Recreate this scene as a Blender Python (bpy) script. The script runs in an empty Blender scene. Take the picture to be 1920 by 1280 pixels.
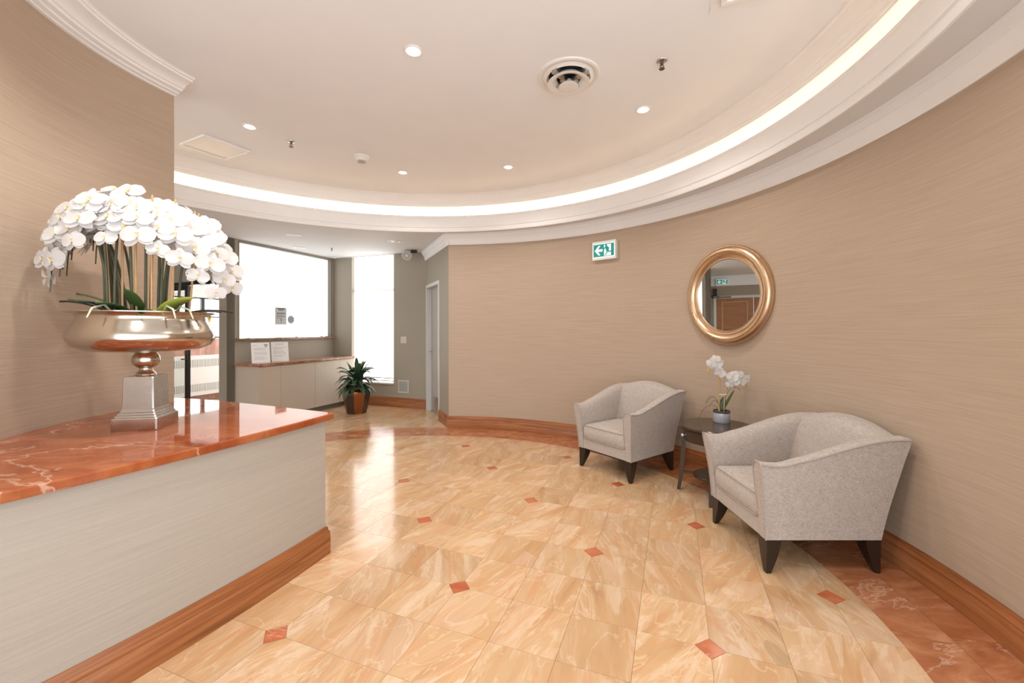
import bpy, math, random
from mathutils import Vector, Matrix
random.seed(7)
pi = math.pi
S = bpy.context.scene
COL = S.collection

# ------------------------------------------------------------------ camera, world, exposure
FPX, HCAM, HORIZON = 790.0, 1.38, 616.0
cd = bpy.data.cameras.new('camera'); cam = bpy.data.objects.new('camera', cd); COL.objects.link(cam)
cd.sensor_width = 36.0; cd.lens = FPX / 1920 * 36.0
cd.shift_y = -(640 - HORIZON) / 1920.0
cd.clip_start = 0.02; cd.clip_end = 200
cam.location = (0, 0, HCAM); cam.rotation_euler = (pi / 2, 0, 0)
S.camera = cam
world = bpy.data.worlds.new('world'); S.world = world; world.use_nodes = True
wb = world.node_tree.nodes['Background']
wb.inputs[0].default_value = (0.87, 0.95, 1.0, 1); wb.inputs[1].default_value = 2.45
S.view_settings.view_transform = 'Standard'; S.view_settings.look = 'None'
S.view_settings.gamma = 1.0; S.view_settings.use_curve_mapping = False
S.view_settings.exposure = 0.23
DOWNLIGHT_W = 8.5
COVE_STRENGTH = 13.0
WIN_BLIND, WIN_FROST, WIN_VEST = 2.4, 0.85, 5.0

# ------------------------------------------------------------------ layout constants (metres; camera looks along +Y)
A = math.radians(20.97)                      # the building grid is turned against the camera
U = Vector((math.cos(A), -math.sin(A), 0)); V = Vector((math.sin(A), math.cos(A), 0))
def uv(u, v, z=0.0):
    p = U * u + V * v
    return Vector((p.x, p.y, z))
RC = Vector((-1.014, 2.612, 0)); RW = 3.265   # centre and radius of the round room
Z_SOF, Z_CEIL, Z_CROWN = 2.695, 3.12, 2.56
def ring(r, a, z=0.0):
    return Vector((RC.x + r * math.cos(a), RC.y + r * math.sin(a), z))
AK = math.radians(87.7)                       # where the round wall ends at the alcove
K = ring(RW, AK)

# ------------------------------------------------------------------ materials
MATS = {}
def new_mat(name):
    m = bpy.data.materials.new(name); m.use_nodes = True
    nt = m.node_tree; b = nt.nodes['Principled BSDF']
    MATS[name] = m
    return m, nt.nodes, nt.links, b
def simple(name, col, rough=0.5, metal=0.0, spec=0.5, emit=None, es=0.0, coat=0.0):
    m, n, l, b = new_mat(name)
    b.inputs['Base Color'].default_value = (*col, 1); b.inputs['Roughness'].default_value = rough
    b.inputs['Metallic'].default_value = metal; b.inputs['Specular IOR Level'].default_value = spec
    b.inputs['Coat Weight'].default_value = coat
    if emit:
        b.inputs['Emission Color'].default_value = (*emit, 1); b.inputs['Emission Strength'].default_value = es
    return m
def node(n, t, **kw):
    x = n.new(t)
    for k, v in kw.items(): setattr(x, k, v)
    return x
def ramp(n, stops):
    r = n.new('ShaderNodeValToRGB'); e = r.color_ramp.elements
    while len(e) > 1: e.remove(e[-1])
    e[0].position = stops[0][0]; e[0].color = (*stops[0][1], 1)
    for p, c in stops[1:]:
        q = e.new(p); q.color = (*c, 1)
    return r
def noise(n, l, vec, scale, detail=4, rough=0.55, dist=0.0):
    x = n.new('ShaderNodeTexNoise'); x.inputs['Scale'].default_value = scale; x.inputs['Detail'].default_value = detail
    x.inputs['Roughness'].default_value = rough; x.inputs['Distortion'].default_value = dist
    l.new(vec, x.inputs['Vector']); return x.outputs['Fac']
def mapping(n, l, vec, scale=(1, 1, 1), rot=(0, 0, 0), loc=(0, 0, 0)):
    x = n.new('ShaderNodeMapping'); x.inputs['Scale'].default_value = scale; x.inputs['Rotation'].default_value = rot
    x.inputs['Location'].default_value = loc; l.new(vec, x.inputs['Vector']); return x.outputs['Vector']
def mix(n, l, fac, a, b, mode='MIX'):
    x = n.new('ShaderNodeMix'); x.data_type = 'RGBA'; x.blend_type = mode
    for s, v in ((x.inputs[0], fac), (x.inputs[6], a), (x.inputs[7], b)):
        if isinstance(v, (int, float)): s.default_value = v
        elif isinstance(v, tuple): s.default_value = (*v, 1)
        else: l.new(v, s)
    return x.outputs[2]
def bump(n, l, b, h, strength, dist=0.01):
    x = n.new('ShaderNodeBump'); x.inputs['Strength'].default_value = strength; x.inputs['Distance'].default_value = dist
    l.new(h, x.inputs['Height']); l.new(x.outputs['Normal'], b.inputs['Normal'])
def maprange(n, l, v, a, b, c, d):
    x = n.new('ShaderNodeMapRange'); l.new(v, x.inputs[0])
    for i, q in enumerate((a, b, c, d)): x.inputs[i + 1].default_value = q
    return x.outputs[0]

def wallpaper(name, c1, c2):
    m, n, l, b = new_mat(name)
    tc = n.new('ShaderNodeTexCoord')
    v = mapping(n, l, tc.outputs['UV'], (2.2, 95, 1))
    f1 = noise(n, l, v, 1.0, 3, 0.6, 0.4)
    v2 = mapping(n, l, tc.outputs['UV'], (9, 330, 1))
    f2 = noise(n, l, v2, 1.0, 2, 0.5)
    r = ramp(n, [(0.3, c1), (0.7, c2)]); l.new(f1, r.inputs[0])
    b.inputs['Roughness'].default_value = 0.62; b.inputs['Specular IOR Level'].default_value = 0.35
    l.new(r.outputs[0], b.inputs['Base Color'])
    h = n.new('ShaderNodeMath'); h.operation = 'ADD'; l.new(f1, h.inputs[0]); l.new(f2, h.inputs[1])
    bump(n, l, b, h.outputs[0], 0.16, 0.004)
    return m
PAPER = wallpaper('grasscloth', (0.425, 0.322, 0.24), (0.48, 0.372, 0.283))
PAPER_L = PAPER
PAPER_C = wallpaper('grasscloth_in_counter_light', (0.415, 0.36, 0.305), (0.46, 0.40, 0.34))  # same paper as the walls; the counter's greyer light is put into the colour
def paint(name, col, rough=0.6):
    m, n, l, b = new_mat(name)
    g = n.new('ShaderNodeNewGeometry')
    f = noise(n, l, g.outputs['Position'], 3, 2)
    l.new(mix(n, l, f, tuple(c * 0.97 for c in col), tuple(min(1, c * 1.03) for c in col)), b.inputs['Base Color'])
    f2 = noise(n, l, g.outputs['Position'], 160, 2)
    bump(n, l, b, f2, 0.03, 0.002)
    b.inputs['Roughness'].default_value = rough; b.inputs['Specular IOR Level'].default_value = 0.3
    return m
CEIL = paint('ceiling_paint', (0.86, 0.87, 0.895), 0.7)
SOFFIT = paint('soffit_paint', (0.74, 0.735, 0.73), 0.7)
TRIMW = paint('trim_white', (0.87, 0.86, 0.86), 0.45)
GREIGE = paint('greige_paint', (0.345, 0.30, 0.24), 0.6)
LAMIN = paint('cabinet_laminate', (0.50, 0.425, 0.345), 0.4)
VESTW = paint('vestibule_paint', (0.72, 0.71, 0.69), 0.6)

def wood(name, dark, mid, lite, scale=(3, 60, 60), rough=0.32):
    m, n, l, b = new_mat(name)
    tc = n.new('ShaderNodeTexCoord')
    v = mapping(n, l, tc.outputs['UV'], (1.6, 34, 1))
    f = noise(n, l, v, 1.0, 6, 0.62, 0.9)
    r = ramp(n, [(0.28, dark), (0.5, mid), (0.75, lite)]); l.new(f, r.inputs[0])
    l.new(r.outputs[0], b.inputs['Base Color']); b.inputs['Roughness'].default_value = rough
    bump(n, l, b, f, 0.05, 0.002)
    return m
OAK = wood('oak_stain', (0.17, 0.055, 0.018), (0.33, 0.115, 0.038), (0.45, 0.18, 0.065))
DOORWOOD = wood('door_wood', (0.22, 0.09, 0.035), (0.34, 0.14, 0.06), (0.42, 0.19, 0.085))

def marble_floor(name):
    m, n, l, b = new_mat(name)
    g = n.new('ShaderNodeNewGeometry'); at = node(n, 'ShaderNodeAttribute', attribute_name='rnd')
    off = n.new('ShaderNodeVectorMath'); off.operation = 'MULTIPLY_ADD'
    comb = n.new('ShaderNodeCombineXYZ')
    for i in range(3): l.new(at.outputs['Fac'], comb.inputs[i])
    l.new(comb.outputs[0], off.inputs[0]); off.inputs[1].default_value = (61, 37, 23)
    rot = n.new('ShaderNodeVectorRotate'); rot.rotation_type = 'Z_AXIS'
    l.new(g.outputs['Position'], rot.inputs['Vector'])
    ang = maprange(n, l, at.outputs['Fac'], 0, 1, A - 0.5, A + 0.55); l.new(ang, rot.inputs['Angle'])
    l.new(rot.outputs[0], off.inputs[2])
    p = off.outputs[0]
    s1 = noise(n, l, mapping(n, l, p, (8.5, 1.5, 1)), 1.0, 4, 0.5, 0.5)
    r1 = ramp(n, [(0.30, (0.47, 0.24, 0.105)), (0.40, (0.60, 0.34, 0.165)), (0.46, (0.64, 0.385, 0.195)), (0.50, (0.66, 0.43, 0.24)), (0.53, (0.72, 0.50, 0.31)),
                  (0.57, (0.66, 0.385, 0.20)), (0.62, (0.76, 0.56, 0.385)), (0.66, (0.62, 0.36, 0.18)), (0.74, (0.78, 0.60, 0.43))])
    l.new(s1, r1.inputs[0])
    s2 = noise(n, l, mapping(n, l, p, (3.0, 1.3, 1), loc=(4, 9, 0)), 1.4, 3, 0.5, 0.4)
    r2 = ramp(n, [(0.46, (0, 0, 0)), (0.50, (1, 1, 1))]); l.new(s2, r2.inputs[0])
    c = mix(n, l, mix(n, l, 0.45, (0, 0, 0), r2.outputs[0]), r1.outputs[0], (0.60, 0.385, 0.20))
    # broken bands with hard edges
    vo = n.new('ShaderNodeTexVoronoi'); vo.inputs['Scale'].default_value = 1.0
    l.new(mapping(n, l, p, (11, 2.6, 1), loc=(2, 2, 0)), vo.inputs['Vector'])
    vc = n.new('ShaderNodeSeparateColor'); l.new(vo.outputs['Color'], vc.inputs[0])
    vr = ramp(n, [(0.0, (0.80, 0.58, 0.43)), (0.18, (0.80, 0.58, 0.43)), (0.19, (0.63, 0.37, 0.185)), (0.55, (0.66, 0.41, 0.215)), (0.56, (0.70, 0.46, 0.26)), (0.88, (0.70, 0.47, 0.27)), (0.89, (0.70, 0.34, 0.19)), (1.0, (0.56, 0.38, 0.21))])
    l.new(vc.outputs[0], vr.inputs[0])
    c = mix(n, l, 0.32, c, vr.outputs[0])
    s4 = noise(n, l, mapping(n, l, p, (10, 1.7, 1), loc=(11, 2, 5)), 1.0, 5, 0.62, 0.8)
    v4 = ramp(n, [(0.57, (0, 0, 0)), (0.66, (1, 1, 1))]); l.new(s4, v4.inputs[0])
    c = mix(n, l, mix(n, l, 0.5, (0, 0, 0), v4.outputs[0]), c, (0.66, 0.31, 0.15))
    v6 = ramp(n, [(0.34, (1, 1, 1)), (0.42, (0, 0, 0))]); l.new(s4, v6.inputs[0])
    c = mix(n, l, mix(n, l, 0.45, (0, 0, 0), v6.outputs[0]), c, (0.82, 0.65, 0.47))
    # fine pale veins
    s3 = noise(n, l, mapping(n, l, p, (4.5, 1.6, 1), loc=(1, 3, 7)), 1.2, 4, 0.55, 0.9)
    v3 = ramp(n, [(0.486, (0, 0, 0)), (0.5, (1, 1, 1)), (0.514, (0, 0, 0))]); l.new(s3, v3.inputs[0])
    c = mix(n, l, mix(n, l, 0.38, (0, 0, 0), v3.outputs[0]), c, (0.86, 0.68, 0.49))
    s5 = noise(n, l, mapping(n, l, p, (4, 2.4, 1), loc=(21, 12, 5)), 1.2, 4, 0.6, 1.0)
    v5 = ramp(n, [(0.68, (0, 0, 0)), (0.71, (1, 1, 1))]); l.new(s5, v5.inputs[0])
    c = mix(n, l, mix(n, l, 0.5, (0, 0, 0), v5.outputs[0]), c, (0.44, 0.30, 0.16))
    tone = maprange(n, l, at.outputs['Fac'], 0, 1, 0.83, 0.97)
    hs = n.new('ShaderNodeHueSaturation'); l.new(tone, hs.inputs['Value']); l.new(c, hs.inputs['Color']); hs.inputs['Saturation'].default_value = 1.0
    l.new(hs.outputs[0], b.inputs['Base Color'])
    b.inputs['Roughness'].default_value = 0.13; b.inputs['Specular IOR Level'].default_value = 0.5
    bump(n, l, b, noise(n, l, g.outputs['Position'], 5, 2), 0.02, 0.01)
    return m
FLOORM = marble_floor('breccia_marble')
def marble_red(name, base, lite, deep, rough, vein, vs=1.0):
    m, n, l, b = new_mat(name)
    g = n.new('ShaderNodeNewGeometry'); at = node(n, 'ShaderNodeAttribute', attribute_name='rnd')
    comb = n.new('ShaderNodeCombineXYZ')
    for i in range(3): l.new(at.outputs['Fac'], comb.inputs[i])
    off = n.new('ShaderNodeVectorMath'); off.operation = 'MULTIPLY_ADD'; off.inputs[1].default_value = (31, 17, 9)
    l.new(comb.outputs[0], off.inputs[0]); l.new(g.outputs['Position'], off.inputs[2])
    p = off.outputs[0]
    s = noise(n, l, mapping(n, l, p, (2.2, 4.2, 2), rot=(0, 0, 0.5)), 1.6, 7, 0.62, 1.1)
    r = ramp(n, [(0.3, deep), (0.5, base), (0.7, lite)]); l.new(s, r.inputs[0])
    s3 = noise(n, l, mapping(n, l, p, (1.2, 2.6, 2), rot=(0, 0, 0.5), loc=(3, 1, 0)), 1.0 * vs, 6, 0.58, 0.45)
    v = ramp(n, [(0.493, (0, 0, 0)), (0.5, (1, 1, 1)), (0.507, (0, 0, 0))]); l.new(s3, v.inputs[0])
    l.new(mix(n, l, mix(n, l, vein, (0, 0, 0), v.outputs[0]), r.outputs[0], (0.83, 0.62, 0.48)), b.inputs['Base Color'])
    b.inputs['Roughness'].default_value = rough
    return m
REDM = marble_red('red_marble_floor', (0.44, 0.17, 0.075), (0.56, 0.27, 0.14), (0.32, 0.10, 0.04), 0.14, 0.4)
SLABM = marble_red('red_marble_slab', (0.36, 0.095, 0.032), (0.46, 0.16, 0.068), (0.27, 0.058, 0.018), 0.04, 0.45, 0.6)
INSETM = marble_red('red_marble_inset', (0.50, 0.14, 0.06), (0.60, 0.22, 0.11), (0.38, 0.09, 0.035), 0.14, 0.3)
GRANITE = marble_red('red_granite', (0.50, 0.26, 0.19), (0.62, 0.37, 0.29), (0.36, 0.17, 0.12), 0.35, 0.1)
GROUT = simple('grout', (0.42, 0.28, 0.16), 0.7)

def linen(name):
    m, n, l, b = new_mat(name)
    tc = n.new('ShaderNodeTexCoord')
    o = tc.outputs['Object']
    f1 = noise(n, l, mapping(n, l, o, (60, 60, 420)), 1.0, 2, 0.6)
    f2 = noise(n, l, mapping(n, l, o, (420, 420, 60)), 1.0, 2, 0.6)
    f3 = noise(n, l, o, 26, 4, 0.6)
    a = n.new('ShaderNodeMath'); a.operation = 'ADD'; l.new(f1, a.inputs[0]); l.new(f2, a.inputs[1])
    a2 = n.new('ShaderNodeMath'); a2.operation = 'MULTIPLY_ADD'; l.new(f3, a2.inputs[0]); a2.inputs[1].default_value = 0.3; l.new(a.outputs[0], a2.inputs[2])
    r = ramp(n, [(0.0, (0.28, 0.235, 0.205)), (1.0, (0.62, 0.55, 0.50))])
    l.new(maprange(n, l, a2.outputs[0], 0.75, 1.55, 0, 1), r.inputs[0])
    l.new(r.outputs[0], b.inputs['Base Color']); b.inputs['Roughness'].default_value = 0.9
    b.inputs['Specular IOR Level'].default_value = 0.15; b.inputs['Sheen Weight'].default_value = 0.25
    bump(n, l, b, a.outputs[0], 0.25, 0.002)
    return m
LINEN = linen('grey_linen')
LINEN_P = simple('linen_piping', (0.40, 0.345, 0.305), 0.9, spec=0.1)
ESPRESSO = simple('espresso_wood', (0.022, 0.014, 0.010), 0.3)
TABLEWOOD = wood('walnut_stain', (0.030, 0.018, 0.011), (0.045, 0.028, 0.018), (0.06, 0.038, 0.025), rough=0.2)
def metal(name, c1, c2, rough, sc=9, bs=0.06):
    m, n, l, b = new_mat(name)
    tc = n.new('ShaderNodeTexCoord')
    f = noise(n, l, mapping(n, l, tc.outputs['Object'], (1, 1, 1.6)), sc, 5, 0.6)
    l.new(mix(n, l, f, c1, c2), b.inputs['Base Color']); b.inputs['Metallic'].default_value = 1
    l.new(maprange(n, l, f, 0.2, 0.8, rough * 0.7, rough * 1.4), b.inputs['Roughness'])
    bump(n, l, b, noise(n, l, tc.outputs['Object'], 45, 3), bs, 0.004)
    return m
BOWLM = metal('warm_nickel', (0.53, 0.48, 0.41), (0.62, 0.57, 0.50), 0.16, bs=0.02)
PEWTER = metal('hammered_pewter', (0.50, 0.49, 0.48), (0.66, 0.65, 0.65), 0.24, bs=0.012)
GOLD = metal('champagne_gilt', (0.62, 0.42, 0.26), (0.70, 0.52, 0.36), 0.3, bs=0.0)
STEEL = simple('brushed_steel', (0.55, 0.54, 0.53), 0.32, 1.0)
CHROME = simple('chrome', (0.8, 0.8, 0.8), 0.08, 1.0)
MIRROR = simple('mirror_glass', (0.86, 0.88, 0.87), 0.0, 1.0)
BRONZE = simple('dark_bronze', (0.035, 0.032, 0.03), 0.35, 0.6)
WHITEP = simple('white_plastic', (0.82, 0.80, 0.78), 0.4)
IVORY = simple('ivory_plastic', (0.62, 0.55, 0.44), 0.4)
GREYM = simple('grey_grille', (0.42, 0.41, 0.39), 0.5)
DARK = simple('dark_void', (0.012, 0.012, 0.014), 0.8)
DOORG = simple('door_grey_paint', (0.40, 0.37, 0.335), 0.45)
FRAMEG = simple('door_frame_paint', (0.60, 0.60, 0.58), 0.4)
PAPERW = simple('paper', (0.86, 0.85, 0.84), 0.7)
PAPERG = simple('grey_paper', (0.50, 0.50, 0.49), 0.7)
INK = simple('ink', (0.07, 0.07, 0.075), 0.8)
YELLOW = simple('yellow_vinyl', (0.78, 0.50, 0.03), 0.5)
SIGNG = simple('sign_green', (0.0, 0.22, 0.19), 0.4, emit=(0.0, 0.30, 0.26), es=0.3)
SIGNW = simple('sign_white', (0.85, 0.9, 0.9), 0.4, emit=(0.75, 0.95, 0.97), es=0.35)
BULB = simple('lamp_lens', (1, 1, 1), 0.4, emit=(1.0, 0.90, 0.78), es=9)
LENSOFF = simple('lamp_lens_off', (0.75, 0.74, 0.71), 0.3)
COVE = simple('cove_tube', (1, 1, 1), 0.5, emit=(1.0, 0.72, 0.43), es=COVE_STRENGTH)
BLINDM = simple('backlit_blind', (0.9, 0.9, 0.9), 0.8, emit=(1.0, 0.995, 0.98), es=WIN_BLIND)
BLINDR = simple('blind_rail', (0.80, 0.80, 0.78), 0.6, emit=(1.0, 1.0, 0.98), es=0.25)
FROST = simple('backlit_frosted_glass', (0.8, 0.85, 0.85), 0.25, emit=(0.95, 1.0, 1.0), es=WIN_FROST)
VGLASS = simple('bright_window', (0.9, 0.9, 0.9), 0.5, emit=(1, 1, 1), es=WIN_VEST)
COPPER = metal('copper_glaze', (0.26, 0.10, 0.04), (0.36, 0.15, 0.065), 0.32)
DARKGLAZE = simple('dark_glaze', (0.045, 0.022, 0.014), 0.22)
SOIL = simple('moss_and_soil', (0.05, 0.035, 0.02), 0.9)
STAKE = simple('bamboo_stake', (0.60, 0.36, 0.17), 0.7)
STEMG = simple('orchid_stem', (0.085, 0.085, 0.045), 0.5)
STEMB = simple('tan_stem', (0.52, 0.37, 0.17), 0.6)
BUDG = simple('orchid_bud', (0.52, 0.43, 0.12), 0.5)
POTS = simple('silver_mercury_pot', (0.50, 0.50, 0.56), 0.22, 0.2)
POTR = simple('dark_pot_rim', (0.10, 0.085, 0.075), 0.3)
def leafmat(name, c1, c2, rough=0.35):
    m, n, l, b = new_mat(name)
    oi = n.new('ShaderNodeObjectInfo')
    l.new(mix(n, l, oi.outputs['Random'], c1, c2), b.inputs['Base Color']); b.inputs['Roughness'].default_value = rough
    return m
LEAF = leafmat('dracaena_leaf', (0.022, 0.055, 0.03), (0.05, 0.10, 0.045))
LEAFY = leafmat('young_leaf', (0.16, 0.30, 0.06), (0.22, 0.36, 0.09))
OLEAF = leafmat('orchid_leaf', (0.06, 0.12, 0.035), (0.16, 0.23, 0.06))
OLEAFD = leafmat('dark_orchid_leaf', (0.03, 0.035, 0.035), (0.05, 0.06, 0.05))
OLEAFY = leafmat('yellow_orchid_leaf', (0.36, 0.42, 0.06), (0.44, 0.46, 0.09))
def petal_mat():
    m, n, l, b = new_mat('orchid_petal')
    b.inputs['Base Color'].default_value = (0.76, 0.74, 0.735, 1); b.inputs['Roughness'].default_value = 0.6
    b.inputs['Subsurface Weight'].default_value = 0.0
    b.inputs['Specular IOR Level'].default_value = 0.2
    tr = n.new('ShaderNodeBsdfTranslucent'); tr.inputs[0].default_value = (0.76, 0.72, 0.70, 1)
    ms = n.new('ShaderNodeMixShader'); ms.inputs[0].default_value = 0.3
    out = n['Material Output']
    l.new(b.outputs[0], ms.inputs[1]); l.new(tr.outputs[0], ms.inputs[2]); l.new(ms.outputs[0], out.inputs[0])
    return m
PETAL = petal_mat()
LIP = simple('orchid_lip', (0.74, 0.62, 0.34), 0.6)
def clear_glass(name, tint=(0.93, 0.96, 0.95)):
    m, n, l, b = new_mat(name)
    t = n.new('ShaderNodeBsdfTransparent'); t.inputs[0].default_value = (*tint, 1)
    g = n.new('ShaderNodeBsdfGlossy'); g.inputs['Roughness'].default_value = 0.02
    ms = n.new('ShaderNodeMixShader'); ms.inputs[0].default_value = 0.05; l.new(t.outputs[0], ms.inputs[1]); l.new(g.outputs[0], ms.inputs[2])
    l.new(ms.outputs[0], n['Material Output'].inputs[0])
    return m
GLASS = clear_glass('clear_glass')
CRYSTAL = simple('crystal_knob', (0.85, 0.83, 0.80), 0.05, 0.9)

# ------------------------------------------------------------------ mesh helpers
class MB:
    def __init__(s): s.v = []; s.f = []; s.m = []; s.uv = {}
    def add(s, vs, fs, m=0, uvs=None):
        o = len(s.v); s.v += [tuple(p) for p in vs]
        for i, f in enumerate(fs):
            if uvs: s.uv[len(s.f)] = uvs[i]
            s.f.append(tuple(o + k for k in f)); s.m.append(m)
        return s
    def obox(s, o, ex, ey, ez, m=0):            # box from a corner and three edge vectors
        o, ex, ey, ez = map(Vector, (o, ex, ey, ez))
        p = [o, o + ex, o + ex + ey, o + ey]; p += [q + ez for q in p]
        lx, ly, lz = ex.length, ey.length, ez.length
        F = [(0, 3, 2, 1), (4, 5, 6, 7), (0, 1, 5, 4), (1, 2, 6, 5), (2, 3, 7, 6), (3, 0, 4, 7)]
        def q(a, b): return [(0, 0), (a, 0), (a, b), (0, b)]
        uvs = [[(0, 0), (0, ly), (lx, ly), (lx, 0)], q(lx, ly), q(lx, lz), q(ly, lz), q(lx, lz), q(ly, lz)]
        if ex.cross(ey).dot(ez) < 0: F = [f[::-1] for f in F]; uvs = [u[::-1] for u in uvs]
        return s.add(p, F, m, uvs)
    def box(s, x0, x1, y0, y1, z0, z1, m=0):
        return s.obox((x0, y0, z0), (x1 - x0, 0, 0), (0, y1 - y0, 0), (0, 0, z1 - z0), m)
    def prism(s, poly, z0, z1, m=0):
        n = len(poly); area = sum(poly[i][0] * poly[(i + 1) % n][1] - poly[(i + 1) % n][0] * poly[i][1] for i in range(n))
        if area < 0: poly = poly[::-1]
        vs = [(p[0], p[1], z0) for p in poly] + [(p[0], p[1], z1) for p in poly]
        fs = [tuple(range(n))[::-1], tuple(range(n, 2 * n))]; uvs = [[(p[0], p[1]) for p in poly][::-1], [(p[0], p[1]) for p in poly]]
        d = 0
        for i in range(n):
            j = (i + 1) % n; L = math.dist(poly[i][:2], poly[j][:2])
            fs.append((i, j, n + j, n + i)); uvs.append([(d, z0), (d + L, z0), (d + L, z1), (d, z1)]); d += L
        return s.add(vs, fs, m, uvs)
    def sweep(s, secs, m=0, closed_prof=False, cap=True, closed_path=False):   # list of equal-length rings of points
        k = len(secs[0]); n = len(secs); vs = [p for sec in secs for p in sec]; fs = []; uvs = []
        d = [0]
        for i in range(1, n + 1): d.append(d[-1] + (Vector(secs[i % n][0]) - Vector(secs[i - 1][0])).length)
        e = [0]
        for j in range(1, k + 1): e.append(e[-1] + (Vector(secs[0][j % k]) - Vector(secs[0][j - 1])).length)
        for i in range(n if closed_path else n - 1):
            i2 = (i + 1) % n
            for j in range(k if closed_prof else k - 1):
                j2 = (j + 1) % k
                fs.append((i * k + j, i2 * k + j, i2 * k + j2, i * k + j2))
                uvs.append([(d[i], e[j]), (d[i + 1], e[j]), (d[i + 1], e[j + 1]), (d[i], e[j + 1])])
        if cap and closed_prof and not closed_path:
            fs += [tuple(range(k)), tuple(range((n - 1) * k, n * k))[::-1]]
            uvs += [[(0, 0)] * k, [(0, 0)] * k]
        return s.add(vs, fs, m, uvs)
    def tube(s, pts, r, n=6, m=0, cap=True):
        pts = [Vector(p) for p in pts]; rs = r if isinstance(r, (list, tuple)) else [r] * len(pts)
        secs = []; ref = None
        for i, p in enumerate(pts):
            t = (pts[min(i + 1, len(pts) - 1)] - pts[max(i - 1, 0)]).normalized()
            if ref is None: ref = Vector((0, 0, 1)) if abs(t.z) < 0.9 else Vector((1, 0, 0))
            a = t.cross(ref).normalized(); b = a.cross(t).normalized(); ref = b
            secs.append([p + (a * math.cos(2 * pi * q / n) + b * math.sin(2 * pi * q / n)) * rs[i] for q in range(n)])
        return s.sweep(secs, m, True, cap)
    def lathe(s, prof, n=32, c=(0, 0, 0), m=0, closed=False):
        secs = [[(c[0] + r * math.cos(2 * pi * i / n), c[1] + r * math.sin(2 * pi * i / n), c[2] + z) for r, z in prof] for i in range(n)]
        return s.sweep(secs, m, closed, False, True)
    def disc(s, c, r, n=24, m=0, nz=1):
        vs = [(c[0] + r * math.cos(2 * pi * i / n), c[1] + r * math.sin(2 * pi * i / n), c[2]) for i in range(n)]
        return s.add(vs, [tuple(range(n)) if nz > 0 else tuple(range(n))[::-1]], m)
    def xform(s, M, a=0):
        s.v = s.v[:a] + [tuple(M @ Vector(p)) for p in s.v[a:]]; return s
    def build(s, name, mats, parent=None, smooth=None, bevel=0, world=True, rnd=None, kind=None):
        me = bpy.data.meshes.new(name)
        vs = s.v
        if parent is not None and world:
            Mi = parent.matrix_basis.inverted(); vs = [tuple(Mi @ Vector(p)) for p in vs]
        me.from_pydata(vs, [], s.f)
        if not isinstance(mats, (list, tuple)): mats = [mats]
        for q in mats: me.materials.append(q)
        if len(mats) > 1: me.polygons.foreach_set('material_index', s.m)
        if s.uv:
            ul = me.uv_layers.new(name='UVMap')
            for p in me.polygons:
                u = s.uv.get(p.index)
                if u:
                    for k, li in enumerate(p.loop_indices): ul.data[li].uv = u[k]
        if rnd is not None:
            a = me.attributes.new('rnd', 'FLOAT', 'POINT')
            a.data.foreach_set('value', rnd if isinstance(rnd, list) else [rnd] * len(me.vertices))
        me.update(); 
        if smooth is not None:
            me.shade_smooth(); me.set_sharp_from_angle(angle=math.radians(smooth))
        o = bpy.data.objects.new(name, me); COL.objects.link(o)
        if parent is not None: o.parent = parent
        if bevel:
            b = o.modifiers.new('bevel', 'BEVEL'); b.width = bevel; b.segments = 2; b.limit_method = 'ANGLE'; b.angle_limit = math.radians(40)
        if kind: o['kind'] = kind
        return o
def thing(name, label, cat, loc=(0, 0, 0), rz=0.0, group=None):
    o = bpy.data.objects.new(name, None); COL.objects.link(o); o.empty_display_size = 0.1
    o.matrix_basis = Matrix.Translation(Vector(loc)) @ Matrix.Rotation(rz, 4, 'Z')
    return tag(o, label, cat, group)
def tag(o, label, cat, group=None):
    o['label'] = label; o['category'] = cat
    if group: o['group'] = group
    return o
def struct(o): o['kind'] = 'structure'; return o
def lampobj(name, kind, loc, parent, **kw):
    d = bpy.data.lights.new(name, kind)
    for k, v in kw.items(): setattr(d, k, v)
    o = bpy.data.objects.new(name, d); COL.objects.link(o); o.parent = parent
    Mi = parent.matrix_basis.inverted(); o.location = Mi @ Vector(loc)
    return o
def arcs(prof, a0, a1, n, c=RC):
    return [[(c.x + r * math.cos(a0 + (a1 - a0) * i / n), c.y + r * math.sin(a0 + (a1 - a0) * i / n), z) for r, z in prof] for i in range(n + 1)]
def bez(p, t):
    q = [Vector(x) for x in p]
    while len(q) > 1: q = [q[i].lerp(q[i + 1], t) for i in range(len(q) - 1)]
    return q[0]

# ------------------------------------------------------------------ floor: slab, marble tiles, red insets, red border
fl = MB().prism([(-11, -0.3), (5, -0.3), (5, 12), (-11, 12)], -0.1, -0.004)
floor = struct(fl.build('floor', GROUT))
TH = math.radians(24.03); LS = 0.8613; L0 = Vector((-1.0677, 1.9037))
TS = LS / (2 * math.sqrt(2))                  # one-foot tiles; an inset at every second corner, staggered
TU = Vector((math.cos(TH - pi / 4), math.sin(TH - pi / 4))); TV = Vector((-TU.y, TU.x))
GAP = 0.0007; RB, RB2 = 2.83, 3.285
def tp(i, j): return L0 + TU * (i * TS) + TV * (j * TS)
def is_inset(i, j): return i % 2 == 0 and j % 2 == 0 and (i // 2 + j // 2) % 2 == 0
CUT = 0.062
def tile_poly(i, j):
    poly = []
    for (a, b), (dx, dy) in (((0, 0), (1, 1)), ((1, 0), (-1, 1)), ((1, 1), (-1, -1)), ((0, 1), (1, -1))):
        p = tp(i + a, j + b)
        if is_inset(i + a, j + b):
            e1 = p + TU * (dx * (CUT + GAP)) + TV * (dy * GAP); e2 = p + TV * (dy * (CUT + GAP)) + TU * (dx * GAP)
            poly += [e2, e1] if (a, b) in ((0, 0), (1, 1)) else [e1, e2]
        else:
            poly.append(p + TU * (dx * GAP) + TV * (dy * GAP))
    return poly
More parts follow.
